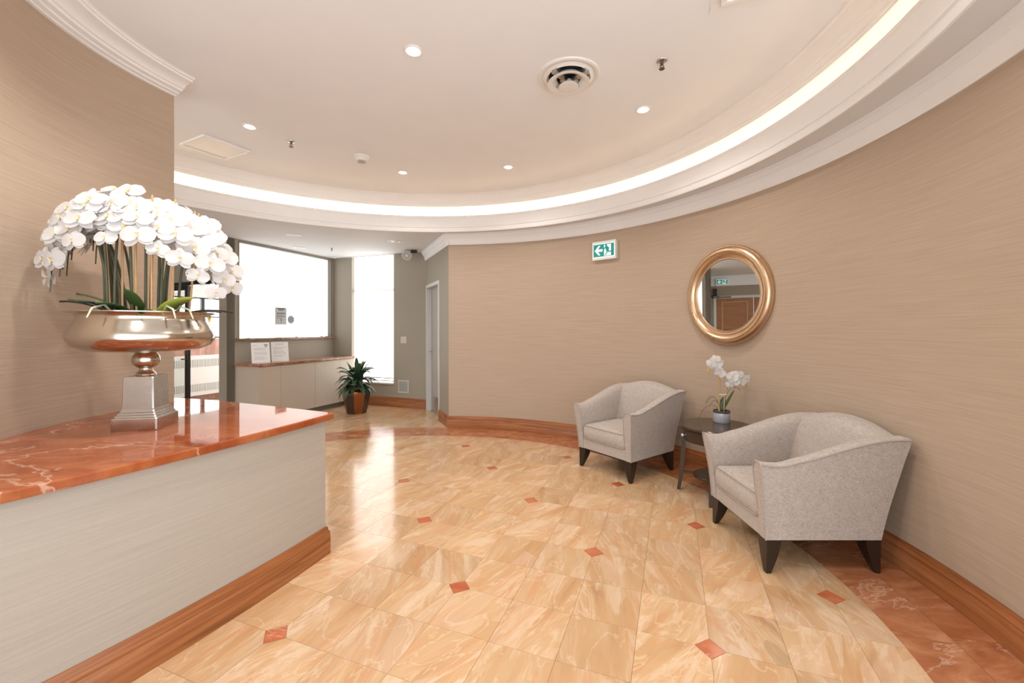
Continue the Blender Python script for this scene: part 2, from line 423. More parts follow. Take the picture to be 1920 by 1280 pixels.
def clip(poly, nx, ny, d):                     # keep the side where nx*x+ny*y <= d
    out = []
    for k in range(len(poly)):
        a, b = poly[k - 1], poly[k]; da = nx * a.x + ny * a.y - d; db = nx * b.x + ny * b.y - d
        if (da <= 0) != (db <= 0): out.append(a + (b - a) * (da / (da - db)))
        if db <= 0: out.append(b)
    return out
rc2 = Vector((RC.x, RC.y))
def clip_in(poly, R):
    far = [p for p in poly if (p - rc2).length > R]
    if not far: return poly
    c = sum(poly, Vector((0, 0))) / len(poly) - rc2; a0 = math.atan2(c.y, c.x)
    for k in range(-6, 7):
        a = a0 + k * 0.022; nx, ny = math.cos(a), math.sin(a)
        poly = clip(poly, nx, ny, R + nx * rc2.x + ny * rc2.y)
        if len(poly) < 3: return []
    return poly
def clip_out(poly, R):
    if all((p - rc2).length > R for p in poly): return poly
    hits = []
    for k in range(len(poly)):
        a, b = poly[k - 1], poly[k]; da, db = (a - rc2).length - R, (b - rc2).length - R
        if (da <= 0) != (db <= 0): hits.append(a + (b - a) * (da / (da - db)))
    if len(hits) < 2: return []
    m = (hits[0] + hits[-1]) / 2 - rc2; n = m.normalized()
    return clip(poly, -n.x, -n.y, -(n.x * rc2.x + n.y * rc2.y + m.length))
def behind_counter(c):
    return c.x < -1.45 and c.y < 3.1 and math.hypot(c.x + 6.985, c.y - 4.305) < 5.9
tiles = []
for i in range(-26, 30):
    for j in range(-26, 34):
        poly = tile_poly(i, j); c = sum(poly, Vector((0, 0))) / len(poly)
        r = (c - rc2).length
        if r < RB + 0.25:
            if c.y < 0.55 or behind_counter(c): continue
            q = clip_in(poly, RB)
            if len(q) >= 3: tiles.append((q, True, c))
        elif r > RB2 - 0.2 and c.y > 4.6 and c.y < 9.3:
            u, v = c.x * U.x + c.y * U.y, c.x * V.x + c.y * V.y
            if v < 6.6 and u > -6.1 and u < -1.8 or (v < 6.2 and u > -7.9 and u <= -6.1):
                a = math.atan2(c.y - rc2.y, c.x - rc2.x)
                if a < AK - 0.02 : continue
                q = clip_out(poly, RB2)
                if len(q) >= 3: tiles.append((q, False, c))
main = [t for t in tiles if t[1]]; rest = [t for t in tiles if not t[1]]
main.sort(key=lambda t: t[2].length)
for q, _, c in main[:300]:
    MB().prism([(p.x, p.y) for p in q], -0.004, random.uniform(-0.0002, 0.0002)).build('tile', FLOORM, floor, rnd=random.random())
sb = MB(); rl = []
for q, _, c in main[300:] + rest:
    n0 = len(sb.v); sb.prism([(p.x, p.y) for p in q], -0.004, 0.0); rl += [random.random()] * (len(sb.v) - n0)
sb.build('far_tiles', FLOORM, floor, rnd=rl, kind='stuff')
for i in range(-26, 30):
    for j in range(-26, 30):
        if not is_inset(i, j): continue
        c = tp(i, j)
        if (c - rc2).length > RB - 0.05 or c.y < 0.6 or behind_counter(c): continue
        hs = CUT - 0.001
        q = [c + TU * hs, c + TV * hs, c - TU * hs, c - TV * hs]
        MB().prism([(p.x, p.y) for p in q], -0.004, 0.0003).build('marble_inset', INSETM, floor, rnd=random.random())
# border ring of red marble, two courses of curved stones
for r0, r1, da, sh in ((RB + 0.001, 3.06, 0.16, 0.0), (3.062, RB2 - 0.001, 0.145, 0.06)):
    a = math.radians(-42) + sh
    while a < math.radians(172):
        a1 = a + da - 0.0008; n = 4
        poly = [(RC.x + r1 * math.cos(a + (a1 - a) * k / n), RC.y + r1 * math.sin(a + (a1 - a) * k / n)) for k in range(n + 1)]
        poly += [(RC.x + r0 * math.cos(a1 - (a1 - a) * k / n), RC.y + r0 * math.sin(a1 - (a1 - a) * k / n)) for k in range(n + 1)]
        MB().prism(poly, -0.004, 0.0).build('border_stone', REDM, floor, rnd=random.random())
        a += da

# ------------------------------------------------------------------ ceilings
cl = MB(); cl.disc((RC.x, RC.y, Z_CEIL), 3.2, 96, 0, -1); cl.disc((RC.x, RC.y, Z_CEIL + 0.08), 3.2, 96, 0, 1)
cl.sweep([[ring(3.2, 2 * pi * i / 96, Z_CEIL), ring(3.2, 2 * pi * i / 96, Z_CEIL + 0.08)] for i in range(96)], 0, closed_path=True)
struct(cl.build('ceiling', CEIL))
# lower ceiling: a wide sheet with the round opening
so = MB(); NR = 160
def outer(a):
    d = Vector((math.cos(a), math.sin(a))); t = 20.0
    for lo, hi, q, w in ((-11.0, 5.0, RC.x, d.x), (-1.7, 12.0, RC.y, d.y)):
        if w > 1e-6: t = min(t, (hi - q) / w)
        elif w < -1e-6: t = min(t, (lo - q) / w)
    return t
secs = []
for i in range(NR):
    a = 2 * pi * i / NR; t = outer(a)
    secs.append([ring(3.19, a, Z_SOF), ring(3.19, a, Z_SOF + 0.02)[:], ring(t, a, Z_SOF + 0.02), ring(t, a, Z_SOF)])
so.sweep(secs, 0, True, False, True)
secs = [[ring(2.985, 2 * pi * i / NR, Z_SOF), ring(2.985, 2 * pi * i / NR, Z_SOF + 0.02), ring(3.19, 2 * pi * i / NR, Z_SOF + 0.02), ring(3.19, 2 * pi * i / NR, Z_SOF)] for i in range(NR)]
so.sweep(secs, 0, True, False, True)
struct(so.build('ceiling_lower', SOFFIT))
def full_ring(name, prof, m, sm=35):
    b = MB(); b.sweep([[ring(r, 2 * pi * i / NR, z) for r, z in prof] for i in range(NR)], 0, True, False, True)
    return b.build(name, m, smooth=sm)
# cove lip, upper moulding and cove back, all round
struct(full_ring('trim_1', [(2.988, 2.692), (2.992, 2.664), (2.974, 2.66), (2.966, 2.672), (2.966, 2.694), (2.975, 2.70), (2.974, 2.715), (2.962, 2.72),
                            (2.958, 2.76), (2.952, 2.81), (2.948, 2.838), (2.943, 2.842), (2.943, 2.866), (2.972, 2.866), (2.99, 2.71)], TRIMW))
struct(full_ring('trim_2', [(3.02, 3.119), (3.02, 2.99), (2.962, 2.99), (2.958, 3.002), (2.950, 3.006), (2.946, 3.022), (2.934, 3.03), (2.924, 3.04), (2.920, 3.05),
                            (2.912, 3.052), (2.90, 3.072), (2.878, 3.092), (2.852, 3.101), (2.846, 3.108), (2.828, 3.11), (2.82, 3.119)], TRIMW))
struct(full_ring('wall_cove', [(3.155, 2.7), (3.155, 3.119), (3.175, 3.119), (3.175, 2.7)], CEIL))
b = MB(); b.sweep([[ring(3.135 + 0.011 * math.cos(2 * pi * k / 6), 2 * pi * i / 120, 2.93 + 0.011 * math.sin(2 * pi * k / 6)) for k in range(6)] for i in range(120)], 0, True, False, True)
tag(b.build('cove_light_tube', COVE, smooth=60), 'warm white strip light glowing inside the round ceiling cove', 'strip light')

# ------------------------------------------------------------------ round wall on the right with crown and baseboard
A1 = math.radians(-27)
w = MB(); w.sweep(arcs([(RW, 0), (RW, Z_SOF + 0.01), (RW + 0.12, Z_SOF + 0.01), (RW + 0.12, 0)], AK, A1, 96), 0, True)
struct(w.build('wall_right', PAPER, smooth=30))
BASEP = [(0, 0.0), (0.022, 0.0), (0.022, 0.112), (0.018, 0.118), (0.021, 0.124), (0.021, 0.133), (0.012, 0.146), (0.012, 0.156), (0.006, 0.168), (0, 0.168)]
CROWNP = [(0.0, 2.545), (0.010, 2.545), (0.012, 2.556), (0.016, 2.560), (0.018, 2.585), (0.024, 2.612), (0.034, 2.630), (0.036, 2.638), (0.042, 2.640),
          (0.046, 2.655), (0.055, 2.668), (0.058, 2.678), (0.068, 2.681), (0.074, 2.694), (0.0, 2.694)]
w = MB(); w.sweep(arcs([(RW - d, z) for d, z in BASEP], AK + 0.007, A1, 96), 0, True)
struct(w.build('baseboard_right', OAK, smooth=40))
w = MB(); w.sweep(arcs([(RW - d, z) for d, z in CROWNP], AK + 0.012, A1, 110), 0, True)
struct(w.build('trim_3', TRIMW, smooth=35))

# ------------------------------------------------------------------ slanted wall with the grey door
DD = (Vector((-1.5, 7.27, 0)) - K).normalized(); DL = (Vector((-1.5, 7.27, 0)) - K).length
DN = Vector((-DD.y, DD.x, 0))
if DN.x > 0: DN = -DN                            # towards the alcove
def dpt(t, off=0.0, z=0.0):
    p = K + DD * t + DN * off
    return Vector((p.x, p.y, z))
T0, T1, DH = 0.56, 1.37, 2.07
w = MB()
for t0, t1, z0, z1 in ((0, T0, 0, Z_SOF), (T1, DL + 0.1, 0, Z_SOF), (T0, T1, DH, Z_SOF)):
    w.obox(dpt(t0, 0, z0), DD * (t1 - t0), -DN * 0.14, (0, 0, z1 - z0))
struct(w.build('wall_slanted', GREIGE))
d1 = struct(bpy.data.objects.new('door_1', None)); COL.objects.link(d1); d1.location = dpt(T0, 0)
d1.matrix_basis = Matrix.Translation(dpt(T0, 0))
f = MB(); 
f.obox(dpt(T0 - 0.045, 0.012, 0), DD * 0.055, -DN * 0.15, (0, 0, DH + 0.045)); f.obox(dpt(T1 - 0.01, 0.012, 0), DD * 0.055, -DN * 0.15, (0, 0, DH + 0.045))
f.obox(dpt(T0 + 0.01, 0.012, DH - 0.01), DD * (T1 - T0 - 0.02), -DN * 0.15, (0, 0, 0.055))
f.build('door_frame', FRAMEG, d1, bevel=0.003)
MB().obox(dpt(T0 + 0.012, -0.07, 0.01), DD * (T1 - T0 - 0.024), -DN * 0.045, (0, 0, DH - 0.022)).build('door_leaf', DOORG, d1, bevel=0.002)
MB().obox(dpt(T0 + 0.03, -0.066, 0.03), DD * (T1 - T0 - 0.06), -DN * 0.003, (0, 0, 0.24)).build('kick_plate', STEEL, d1)
s_ = MB().obox(dpt(T0 + 0.16, -0.064, 1.42), DD * 0.16, -DN * 0.006, (0, 0, 0.10)).build('name_plate', simple('plate_grey', (0.25, 0.24, 0.26), 0.4), d1)
def lever(parent, o, ax, nrm):
    m = MB(); m.tube([o, o + nrm * 0.05], 0.011, 8); m.tube([o + nrm * 0.05, o + nrm * 0.05 + ax * 0.11], 0.008, 8)
    return m.build('handle', STEEL, parent, smooth=40)
lever(d1, dpt(T1 - 0.08, -0.07, 1.0), -DD, DN)
w = MB(); pr = [dpt(0, 0), dpt(T0 - 0.045, 0)]
def sweep_line(p0, p1, nrm, prof, z=0.0):
    b = MB(); p0, p1, nrm = Vector(p0), Vector(p1), Vector(nrm)
    secs = [[p + nrm * d + Vector((0, 0, zz + z)) for d, zz in prof] for p in (p0, p1)]
    b.sweep(secs, 0, True); return b
struct(sweep_line(dpt(-0.012), dpt(T0 - 0.045), DN, BASEP).build('baseboard_slanted', OAK, smooth=40))
struct(sweep_line(dpt(-0.03), dpt(DL), DN, CROWNP).build('trim_4', TRIMW, smooth=35))

# ------------------------------------------------------------------ end wall of the alcove with the tall blind window
VE = 6.22; UW = -5.973; VP_ = 4.17; VC = VE; UBL, UBR = -5.56, -4.63; ZS = 0.40
w = MB()
def ewall(u0, u1, z0, z1): w.obox(uv(u0, VE, z0), U * (u1 - u0), V * 0.2, (0, 0, z1 - z0))
ewall(UW - 0.15, UBL, 0, Z_SOF); ewall(UBL, UBR, 0, ZS); ewall(UBR, -4.17, 0, Z_SOF)
pa, pb = uv(-4.17, VE), Vector((-1.47, 7.22, 0)); dn = Vector((pb.y - pa.y, -(pb.x - pa.x), 0)).normalized()
if dn.y < 0: dn = -dn
w.obox(pa, pb - pa, dn * 0.2, (0, 0, Z_SOF))
struct(w.build('wall_end', GREIGE))
struct(sweep_line(uv(UW + 0.5, VE), uv(-4.17, VE), -V, BASEP).build('baseboard_end', OAK, smooth=40))
struct(sweep_line(pa, pb, -dn, BASEP).build('baseboard_corner', OAK, smooth=40))
w1 = struct(bpy.data.objects.new('window_1', None)); COL.objects.link(w1); w1.matrix_basis = Matrix.Translation(uv(UBL, VE, ZS))
MB().obox(uv(UBL + 0.005, VE + 0.06, ZS + 0.10), U * (UBR - UBL - 0.01), V * 0.006, (0, 0, 2.07 - ZS - 0.105)).build('blind_lower', BLINDM, w1)
MB().obox(uv(UBL + 0.005, VE + 0.066, 2.075), U * (UBR - UBL - 0.01), V * 0.006, (0, 0, Z_SOF - 2.08)).build('blind_upper', BLINDM, w1)
MB().obox(uv(UBL + 0.005, VE + 0.05, 2.055), U * (UBR - UBL - 0.01), V * 0.03, (0, 0, 0.045)).build('mullion', BLINDR, w1)
MB().obox(uv(UBL + 0.005, VE + 0.085, ZS + 0.01), U * (UBR - UBL - 0.01), V * 0.006, (0, 0, 0.10)).build('pane', BLINDM, w1)
MB().obox(uv(UBL + 0.005, VE + 0.05, ZS + 0.085), U * (UBR - UBL - 0.01), V * 0.022, (0, 0, 0.016)).build('blind_rail', simple('tan_rail', (0.45, 0.36, 0.27), 0.5), w1)
MB().obox(uv(UBL + 0.005, VE + 0.05, ZS + 0.035), U * (UBR - UBL - 0.01), V * 0.03, (0, 0, 0.014)).build('window_rail', GREYM, w1)
MB().obox(uv(UBL, VE - 0.015, ZS - 0.02), U * (UBR - UBL), V * 0.2, (0, 0, 0.024)).build('window_sill', GREIGE, w1)

# ------------------------------------------------------------------ side wall of the alcove with the frosted window
ZF0, ZF1 = 1.235, 2.672; VF0, VF1 = 4.345, 6.15
w = MB()
def swall(v0, v1, z0, z1): w.obox(uv(UW, v0, z0), V * (v1 - v0), -U * 0.16, (0, 0, z1 - z0))
swall(VP_, VF0, 0, Z_SOF); swall(VF0, VF1, 0, ZF0); swall(VF0, VF1, ZF1, Z_SOF); swall(VF1, VE, 0, Z_SOF)
struct(w.build('wall_alcove', GREIGE))
w2 = struct(bpy.data.objects.new('window_2', None)); COL.objects.link(w2); w2.matrix_basis = Matrix.Translation(uv(UW, VF0, ZF0))
MB().obox(uv(UW - 0.07, VF0 + 0.01, ZF0 + 0.01), V * (VF1 - VF0 - 0.02), -U * 0.008, (0, 0, ZF1 - ZF0 - 0.02)).build('frosted_pane', FROST, w2)
f = MB(); f.obox(uv(UW + 0.004, VF0, ZF1 - 0.014), V * (VF1 - VF0), -U * 0.09, (0, 0, 0.014)); f.obox(uv(UW + 0.004, VF1 - 0.02, ZF0), V * 0.02, -U * 0.09, (0, 0, ZF1 - ZF0))
f.obox(uv(UW + 0.004, VF0, ZF0), V * 0.012, -U * 0.09, (0, 0, ZF1 - ZF0))
f.build('window_frame', simple('taupe_frame', (0.22, 0.19, 0.155), 0.5), w2)
MB().obox(uv(UW + 0.06, VF0 - 0.05, ZF0 - 0.03), V * (VF1 - VF0 + 0.09), -U * 0.16, (0, 0, 0.032)).build('window_sill', marble_red('sill_marble', (0.25, 0.15, 0.09), (0.34, 0.22, 0.14), (0.18, 0.10, 0.06), 0.15, 0.5), w2, bevel=0.004, rnd=0.4)

# notices on the frosted glass
def vplane(o, ax, up, wd, ht, th, nrm):
    m = MB(); m.obox(o, ax * wd, -nrm * th, up * ht); return m
PF = UW - 0.064
UP = Vector((0, 0, 1))
def pane_hit(x, y, u0):                          # a point of the wall plane u = u0 seen at this bearing
    a = (x - 960) / FPX; Zd = u0 / (a * U.x + U.y)
    return Vector((a * Zd, Zd, HCAM + (HORIZON - y) * Zd / FPX))
def wall_v(p): return p.x * V.x + p.y * V.y
n0 = pane_hit(516, 608, PF); n1 = pane_hit(537, 577, PF); v0_, v1_ = wall_v(n0), wall_v(n1)
t = thing('notice', 'grey printed notice taped to the frosted window', 'notice', uv(PF, v0_, n0.z))
MB().obox(uv(PF, v0_, n0.z), V * (v1_ - v0_), -U * 0.002, UP * (n1.z - n0.z)).build('sheet', PAPERG, t)
m = MB(); hh = n1.z - n0.z; ww = v1_ - v0_
for k, (y, x0, x1, th) in enumerate(((0.90, .2, .85, .016), (0.83, .3, .75, .012), (0.68, .12, .9, .006), (0.64, .12, .86, .006), (0.60, .12, .9, .006), (0.50, .12, .8, .006), (0.46, .12, .9, .006), (0.36, .12, .6, .006), (0.18, .5, .56, .045), (0.1, .45, .62, .006))):
    m.obox(uv(PF + 0.0005, v0_ + ww * x0, n0.z + hh * y), V * (ww * (x1 - x0)), -U * 0.0008, UP * th)
m.build('print', INK, t)
c = pane_hit(545.5, 599, PF); cv = wall_v(c)
t = thing('round_sticker', 'round grey sticker beside the notice on the frosted window', 'sticker', uv(PF, cv, c.z))
def disc_on(o, ax, up, nrm, r, th, n=24):
    m = MB(); ring0 = [o + ax * (r * math.cos(2 * pi * k / n)) + up * (r * math.sin(2 * pi * k / n)) for k in range(n)]
    ring1 = [p + nrm * th for p in ring0]
    m.sweep([ring0, ring1], 0, True, True); return m
disc_on(uv(PF - 0.001, cv, c.z), V, UP, U, 0.066, 0.002).build('disc', PAPERG, t)
m = MB()
for k, hw in enumerate((0.028, 0.044, 0.05, 0.044, 0.028)):
    m.obox(uv(PF + 0.0015, cv - hw, c.z + 0.036 - k * 0.018 - 0.004), V * (2 * hw), -U * 0.0006, UP * 0.008)
nn = 28
o_ = [uv(PF + 0.0015, cv + 0.062 * math.cos(2 * pi * k / nn), c.z + 0.062 * math.sin(2 * pi * k / nn)) for k in range(nn)]
i_ = [uv(PF + 0.0015, cv + 0.056 * math.cos(2 * pi * k / nn), c.z + 0.056 * math.sin(2 * pi * k / nn)) for k in range(nn)]
m.add(o_ + i_, [(k, (k + 1) % nn, nn + (k + 1) % nn, nn + k) for k in range(nn)])
m.build('print', INK, t)

# ------------------------------------------------------------------ low cabinet with stone top under the frosted window
UCF = UW + 0.48; VC0, VC1 = 4.30, 6.21
cab = thing('low_cabinet', 'long greige low cabinet under the frosted window', 'cabinet', uv(UCF - 0.24, 5.2))
MB().obox(uv(UW + 0.002, VC0, 0.085), U * 0.455, V * (VC1 - VC0), UP * 0.75).build('body', LAMIN, cab)
MB().obox(uv(UW + 0.002, VC0 + 0.05, 0.0), U * 0.40, V * (VC1 - VC0 - 0.05), UP * 0.085).build('toe_kick', simple('toe_grey', (0.20, 0.19, 0.175), 0.5), cab)
dv = [VC0, 4.66, 5.30, 5.86, VC1]
for k in range(4):
    d = MB().obox(uv(UCF - 0.022, dv[k] + 0.002, 0.087), U * 0.02, V * (dv[k + 1] - dv[k] - 0.004), UP * 0.745).build('door', LAMIN, cab, bevel=0.002)
    if k == 2:
        disc_on(uv(UCF - 0.003, dv[k] + 0.06, 0.77), V, UP, U, 0.012, 0.006).build('lock', STEEL, d_par := cab)
ct = MB(); ct.obox(uv(UW + 0.002, VC0 - 0.03, 0.838), U * 0.50, V * (VC1 - VC0 + 0.028), UP * 0.042)
ctop = tag(ct.build('cabinet_top', marble_red('cabinet_marble', (0.33, 0.15, 0.08), (0.46, 0.26, 0.17), (0.24, 0.09, 0.045), 0.08, 0.5), bevel=0.008, rnd=0.2),
           'polished brown-red marble top on the low greige cabinet', 'countertop')
# two standing sheets
for px, lab, hd in ((490, 'printed sheet in a stand with a dark logo on the cabinet top', True), (526, 'printed sheet in a stand with a centred heading on the cabinet top', False)):
    base = pane_hit(px, 678 if hd else 676, UW + 0.36); base.z = 0.882
    cdir = Vector((-base.x, -base.y, 0)).normalized(); cdir = (cdir * 0.6 + U * 0.4).normalized()
    ax = Vector((-cdir.y, cdir.x, 0)); upv = (UP * math.cos(0.18) - cdir * math.sin(0.18)).normalized()
    nrm = ax.cross(upv)
    nrm = nrm if nrm.dot(cdir) > 0 else -nrm
    t = thing('sign_holder', lab, 'sign', base)
    o = base - ax * 0.12
    MB().obox(o, ax * 0.24, -nrm * 0.003, upv * 0.30).build('sheet', PAPERW, t)
    m = MB()
    if hd: m.obox(o + ax * 0.165 + upv * 0.255 + nrm * 0.0006, ax * 0.05, -nrm * 0.0004, upv * 0.018); m.obox(o + ax * 0.175 + upv * 0.235 + nrm * 0.0006, ax * 0.035, -nrm * 0.0004, upv * 0.014); m.obox(o + ax * 0.02 + upv * 0.255 + nrm * 0.0006, ax * 0.06, -nrm * 0.0004, upv * 0.004)
    else: m.obox(o + ax * 0.06 + upv * 0.262 + nrm * 0.0006, ax * 0.12, -nrm * 0.0004, upv * 0.006)
    random.seed(px)
    for k in range(13):
        if k in (3, 8) or (k > 10 and not hd): continue
        m.obox(o + ax * 0.03 + upv * (0.215 - k * 0.014) + nrm * 0.0006, ax * random.uniform(0.12, 0.185), -nrm * 0.0004, upv * 0.0028)
    m.build('print', simple('grey_ink', (0.32, 0.32, 0.33), 0.8), t)
    MB().obox(o + ax * 0.03 - nrm * 0.003, ax * 0.18, -cdir * 0.06, UP * 0.004).build('foot', GLASS, t)
random.seed(11)

# ------------------------------------------------------------------ entrance wall with glass doors; vestibule beyond
UO0, UO1, ZH = -7.69, -6.13, 2.08
w = MB()
w.obox(uv(UO1, VP_, 0), U * (UW - UO1 + 0.0), V * 0.12, UP * Z_SOF); w.obox(uv(UO0, VP_, ZH), U * (UO1 - UO0), V * 0.12, UP * (Z_SOF - ZH)); w.obox(uv(-7.9, VP_, 0), U * (UO0 + 7.9), V * 0.12, UP * Z_SOF)
struct(w.build('wall_entrance', GREIGE))
MID = -6.905
def glass_door(name, u0, u1, hs):
    e = struct(bpy.data.objects.new(name, None)); COL.objects.link(e); e.matrix_basis = Matrix.Translation(uv(u0, VP_, 0))
    f = MB(); y = VP_ + 0.03; wd = u1 - u0
    f.obox(uv(u0, y, 0.012), U * 0.065, V * 0.045, UP * (ZH - 0.06)); f.obox(uv(u1 - 0.065, y, 0.012), U * 0.065, V * 0.045, UP * (ZH - 0.06))
    f.obox(uv(u0 + 0.065, y, 0.012), U * (wd - 0.13), V * 0.045, UP * 0.10); f.obox(uv(u0 + 0.065, y, ZH - 0.118), U * (wd - 0.13), V * 0.045, UP * 0.07)
    f.build('door_frame', BRONZE, e, bevel=0.003)
    MB().obox(uv(u0 + 0.06, y + 0.018, 0.11), U * (wd - 0.12), V * 0.008, UP * (ZH - 0.225)).build('pane', GLASS, e)
    hu = u0 + 0.032 if hs < 0 else u1 - 0.032
    m = MB(); o = uv(hu, y, 0.92); m.tube([o, o - V * 0.06, o - V * 0.06 - UP * 0.0 + U * 0.11 * hs, o - V * 0.06 + U * 0.11 * hs + UP * 0.22, o - V * 0.06 + UP * 0.22, o + UP * 0.22], 0.012, 8)
    m.build('handle', BRONZE, e, smooth=50)
    MB().obox(uv(hu - 0.02, y - 0.014, 0.98), U * 0.04, V * 0.014, UP * 0.11).build('lock', STEEL, e)
    return e
glass_door('door_2', UO0 + 0.03, MID + 0.03, 1)
fr = MB(); fr.obox(uv(UO0, VP_ - 0.01, 0), U * 0.028, V * 0.12, UP * ZH); fr.obox(uv(UO0 + 0.028, VP_ - 0.01, ZH - 0.045), U * (UO1 - UO0 - 0.029), V * 0.12, UP * 0.045)
struct(fr.build('trim_5', BRONZE, bevel=0.003))
q = MB(); q.obox(uv(-6.62, VP_ - 0.06, ZH - 0.03), U * 0.26, V * 0.05, UP * 0.06); q.tube([uv(-6.4, VP_ - 0.035, ZH - 0.03), uv(-6.62, VP_ - 0.2, ZH - 0.035), uv(-6.28, VP_ - 0.03, ZH - 0.05)], 0.008, 6)
tag(q.build('door_closer', BRONZE), 'dark door closer arm above the glass entrance door', 'door closer')
c = pane_hit(383, 597, 0); 
UG = -8.52 - 0.058; c = pane_hit(383, 597, UG); zc = c.z; vc_ = wall_v(c)
t = thing('yellow_sticker', 'round yellow sticker on the vestibule window above the heater', 'sticker', uv(UG, vc_, zc))
disc_on(uv(UG, vc_, zc), V, UP, U, 0.135, 0.003).build('disc', YELLOW, t)
m = MB()
for k, hw in enumerate((0.06, 0.095, 0.11, 0.095)): m.obox(uv(UG + 0.0035, vc_ - hw, zc + 0.07 - k * 0.042), V * (2 * hw), -U * 0.0006, UP * 0.016)
m.build('print', INK, t)
# vestibule side wall with window, granite dado, convector
UVW = -8.52
w = MB()
def vw(v0, v1, z0, z1, m=0): w.obox(uv(UVW, v0, z0), V * (v1 - v0), -U * 0.15, UP * (z1 - z0), m)
vw(VP_, 7.6, 1.18, 1.2); vw(VP_, 7.6, 1.98, Z_SOF); vw(VP_, 4.4, 1.2, 1.98); vw(7.2, 7.6, 1.2, 1.98)
w.obox(uv(UVW - 0.1, 7.6, 0), U * 2.5, V * 0.12, UP * 0.3); w.obox(uv(UVW - 0.1, 7.6, 2.4), U * 2.5, V * 0.12, UP * 0.29); w.obox(uv(UVW, VP_ - 0.02, 0), U * 0.8, V * 0.1, UP * Z_SOF)
struct(w.build('wall_vestibule', VESTW))
struct(MB().obox(uv(UVW + 0.012, VP_ + 0.1, 0), V * 3.3, -U * 0.15, UP * 1.18).build('wall_dado', GRANITE, rnd=0.3))
w3 = struct(bpy.data.objects.new('window_3', None)); COL.objects.link(w3); w3.matrix_basis = Matrix.Translation(uv(UVW, 4.4, 1.2))
MB().obox(uv(UVW - 0.06, 4.4, 1.2), V * 2.8, -U * 0.008, UP * 0.78).build('pane', VGLASS, w3)
f = MB()
for v in (4.4, 5.46, 6.4, 7.16): f.obox(uv(UVW + 0.0, v, 1.2), V * 0.06, -U * 0.05, UP * 0.78)
for z in (1.2, 1.60, 1.955): f.obox(uv(UVW + 0.0, 4.4, z), V * 2.8, -U * 0.045, UP * 0.024)
f.build('window_frame', BRONZE, w3)
w4 = struct(bpy.data.objects.new('window_added_fill', None)); COL.objects.link(w4); w4.matrix_basis = Matrix.Translation(uv(UVW, 7.6, 0.3))  # unseen glowing window added to brighten the vestibule and its heater
MB().obox(uv(UVW, 7.66, 0.3), U * 2.35, V * 0.008, UP * 2.1).build('pane', VGLASS, w4)
f = MB()
for u_ in (UVW, UVW + 0.78, UVW + 1.56, UVW + 2.3): f.obox(uv(u_, 7.62, 0.3), U * 0.05, V * 0.05, UP * 2.1)
f.build('window_frame', BRONZE, w4)
# convector
cv0, cv1 = 4.5, 6.6
t = thing('convector', 'long white convector heater with grilles seen through the glass door', 'heater', uv(UVW + 0.09, 5.5, 0.1))
MB().obox(uv(UVW + 0.013, cv0, 0.12), U * 0.14, V * (cv1 - cv0), UP * 0.75).build('casing', WHITEP, t, bevel=0.006)
for z0, z1 in ((0.66, 0.80), (0.20, 0.34)):
    MB().obox(uv(UVW + 0.153, cv0 + 0.04, z0), U * 0.002, V * (cv1 - cv0 - 0.08), UP * (z1 - z0)).build('grille', GREYM, t)
m = MB(); k = cv0 + 0.04
while k < cv1 - 0.05:
    for z0, z1 in ((0.66, 0.80), (0.20, 0.34)): m.obox(uv(UVW + 0.154, k, z0), U * 0.006, V * 0.014, UP * (z1 - z0))
    k += 0.03
m.build('grille_fins', WHITEP, t, kind='stuff')

# ------------------------------------------------------------------ wall with wooden doors (left of the entrance, seen in the mirror)
UWD = -7.78
w = MB()
def dw(v0, v1, z0, z1): w.obox(uv(UWD, v0, z0), V * (v1 - v0), -U * 0.12, UP * (z1 - z0))
dw(4.02, VP_, 0, Z_SOF); dw(2.2, 4.02, 2.13, Z_SOF); dw(-0.5, 2.2, 0, Z_SOF)
struct(w.build('wall_far_left', GREIGE))
struct(MB().obox(uv(UWD + 0.001, -0.5, 2.42), V * 4.66, U * 0.10, UP * 0.27).build('trim_6', TRIMW))
def wood_door(name, v0, v1):
    e = struct(bpy.data.objects.new(name, None)); COL.objects.link(e); e.matrix_basis = Matrix.Translation(uv(UWD, v0, 0))
    MB().obox(uv(UWD - 0.05, v0 + 0.003, 0.01), V * (v1 - v0 - 0.006), U * 0.04, UP * 2.09).build('door_leaf', DOORWOOD, e)
    for z0, z1 in ((1.1, 1.98), (0.2, 0.95)):
        MB().obox(uv(UWD - 0.012, v0 + 0.16, z0), V * (v1 - v0 - 0.32), U * 0.008, UP * (z1 - z0)).build('panel', DOORWOOD, e, bevel=0.004)
        m = MB(); a, b_ = v0 + 0.13, v1 - 0.13
        for (q0, q1, y0, y1) in ((a, b_, z0 - 0.03, z0), (a, b_, z1, z1 + 0.03), (a, a + 0.03, z0, z1), (b_ - 0.03, b_, z0, z1)): m.obox(uv(UWD - 0.012, q0, y0), V * (q1 - q0), U * 0.018, UP * (y1 - y0))
        m.build('panel_moulding', simple('moulding_wood', (0.52, 0.27, 0.13), 0.3), e, bevel=0.004)
    return e
wood_door('door_4', 3.10, 3.98); wood_door('door_5', 2.22, 3.10)
m = MB(); m.obox(uv(UWD, 3.98, 0), V * 0.06, U * 0.02, UP * 2.16); m.obox(uv(UWD, 2.2, 2.10), V * 1.78, U * 0.02, UP * 0.06)
struct(m.build('trim_7', FRAMEG))
q = MB(); q.obox(uv(UWD + 0.02, 3.96, 2.15), V * 0.09, U * 0.06, UP * 0.2); q.tube([uv(UWD + 0.06, 4.0, 2.17), uv(UWD + 0.1, 3.9, 2.12), uv(UWD + 0.03, 3.62, 2.125)], 0.012, 6)
tag(q.build('door_closer', BRONZE), 'dark door closer with folded arm above the panelled wooden door', 'door closer')

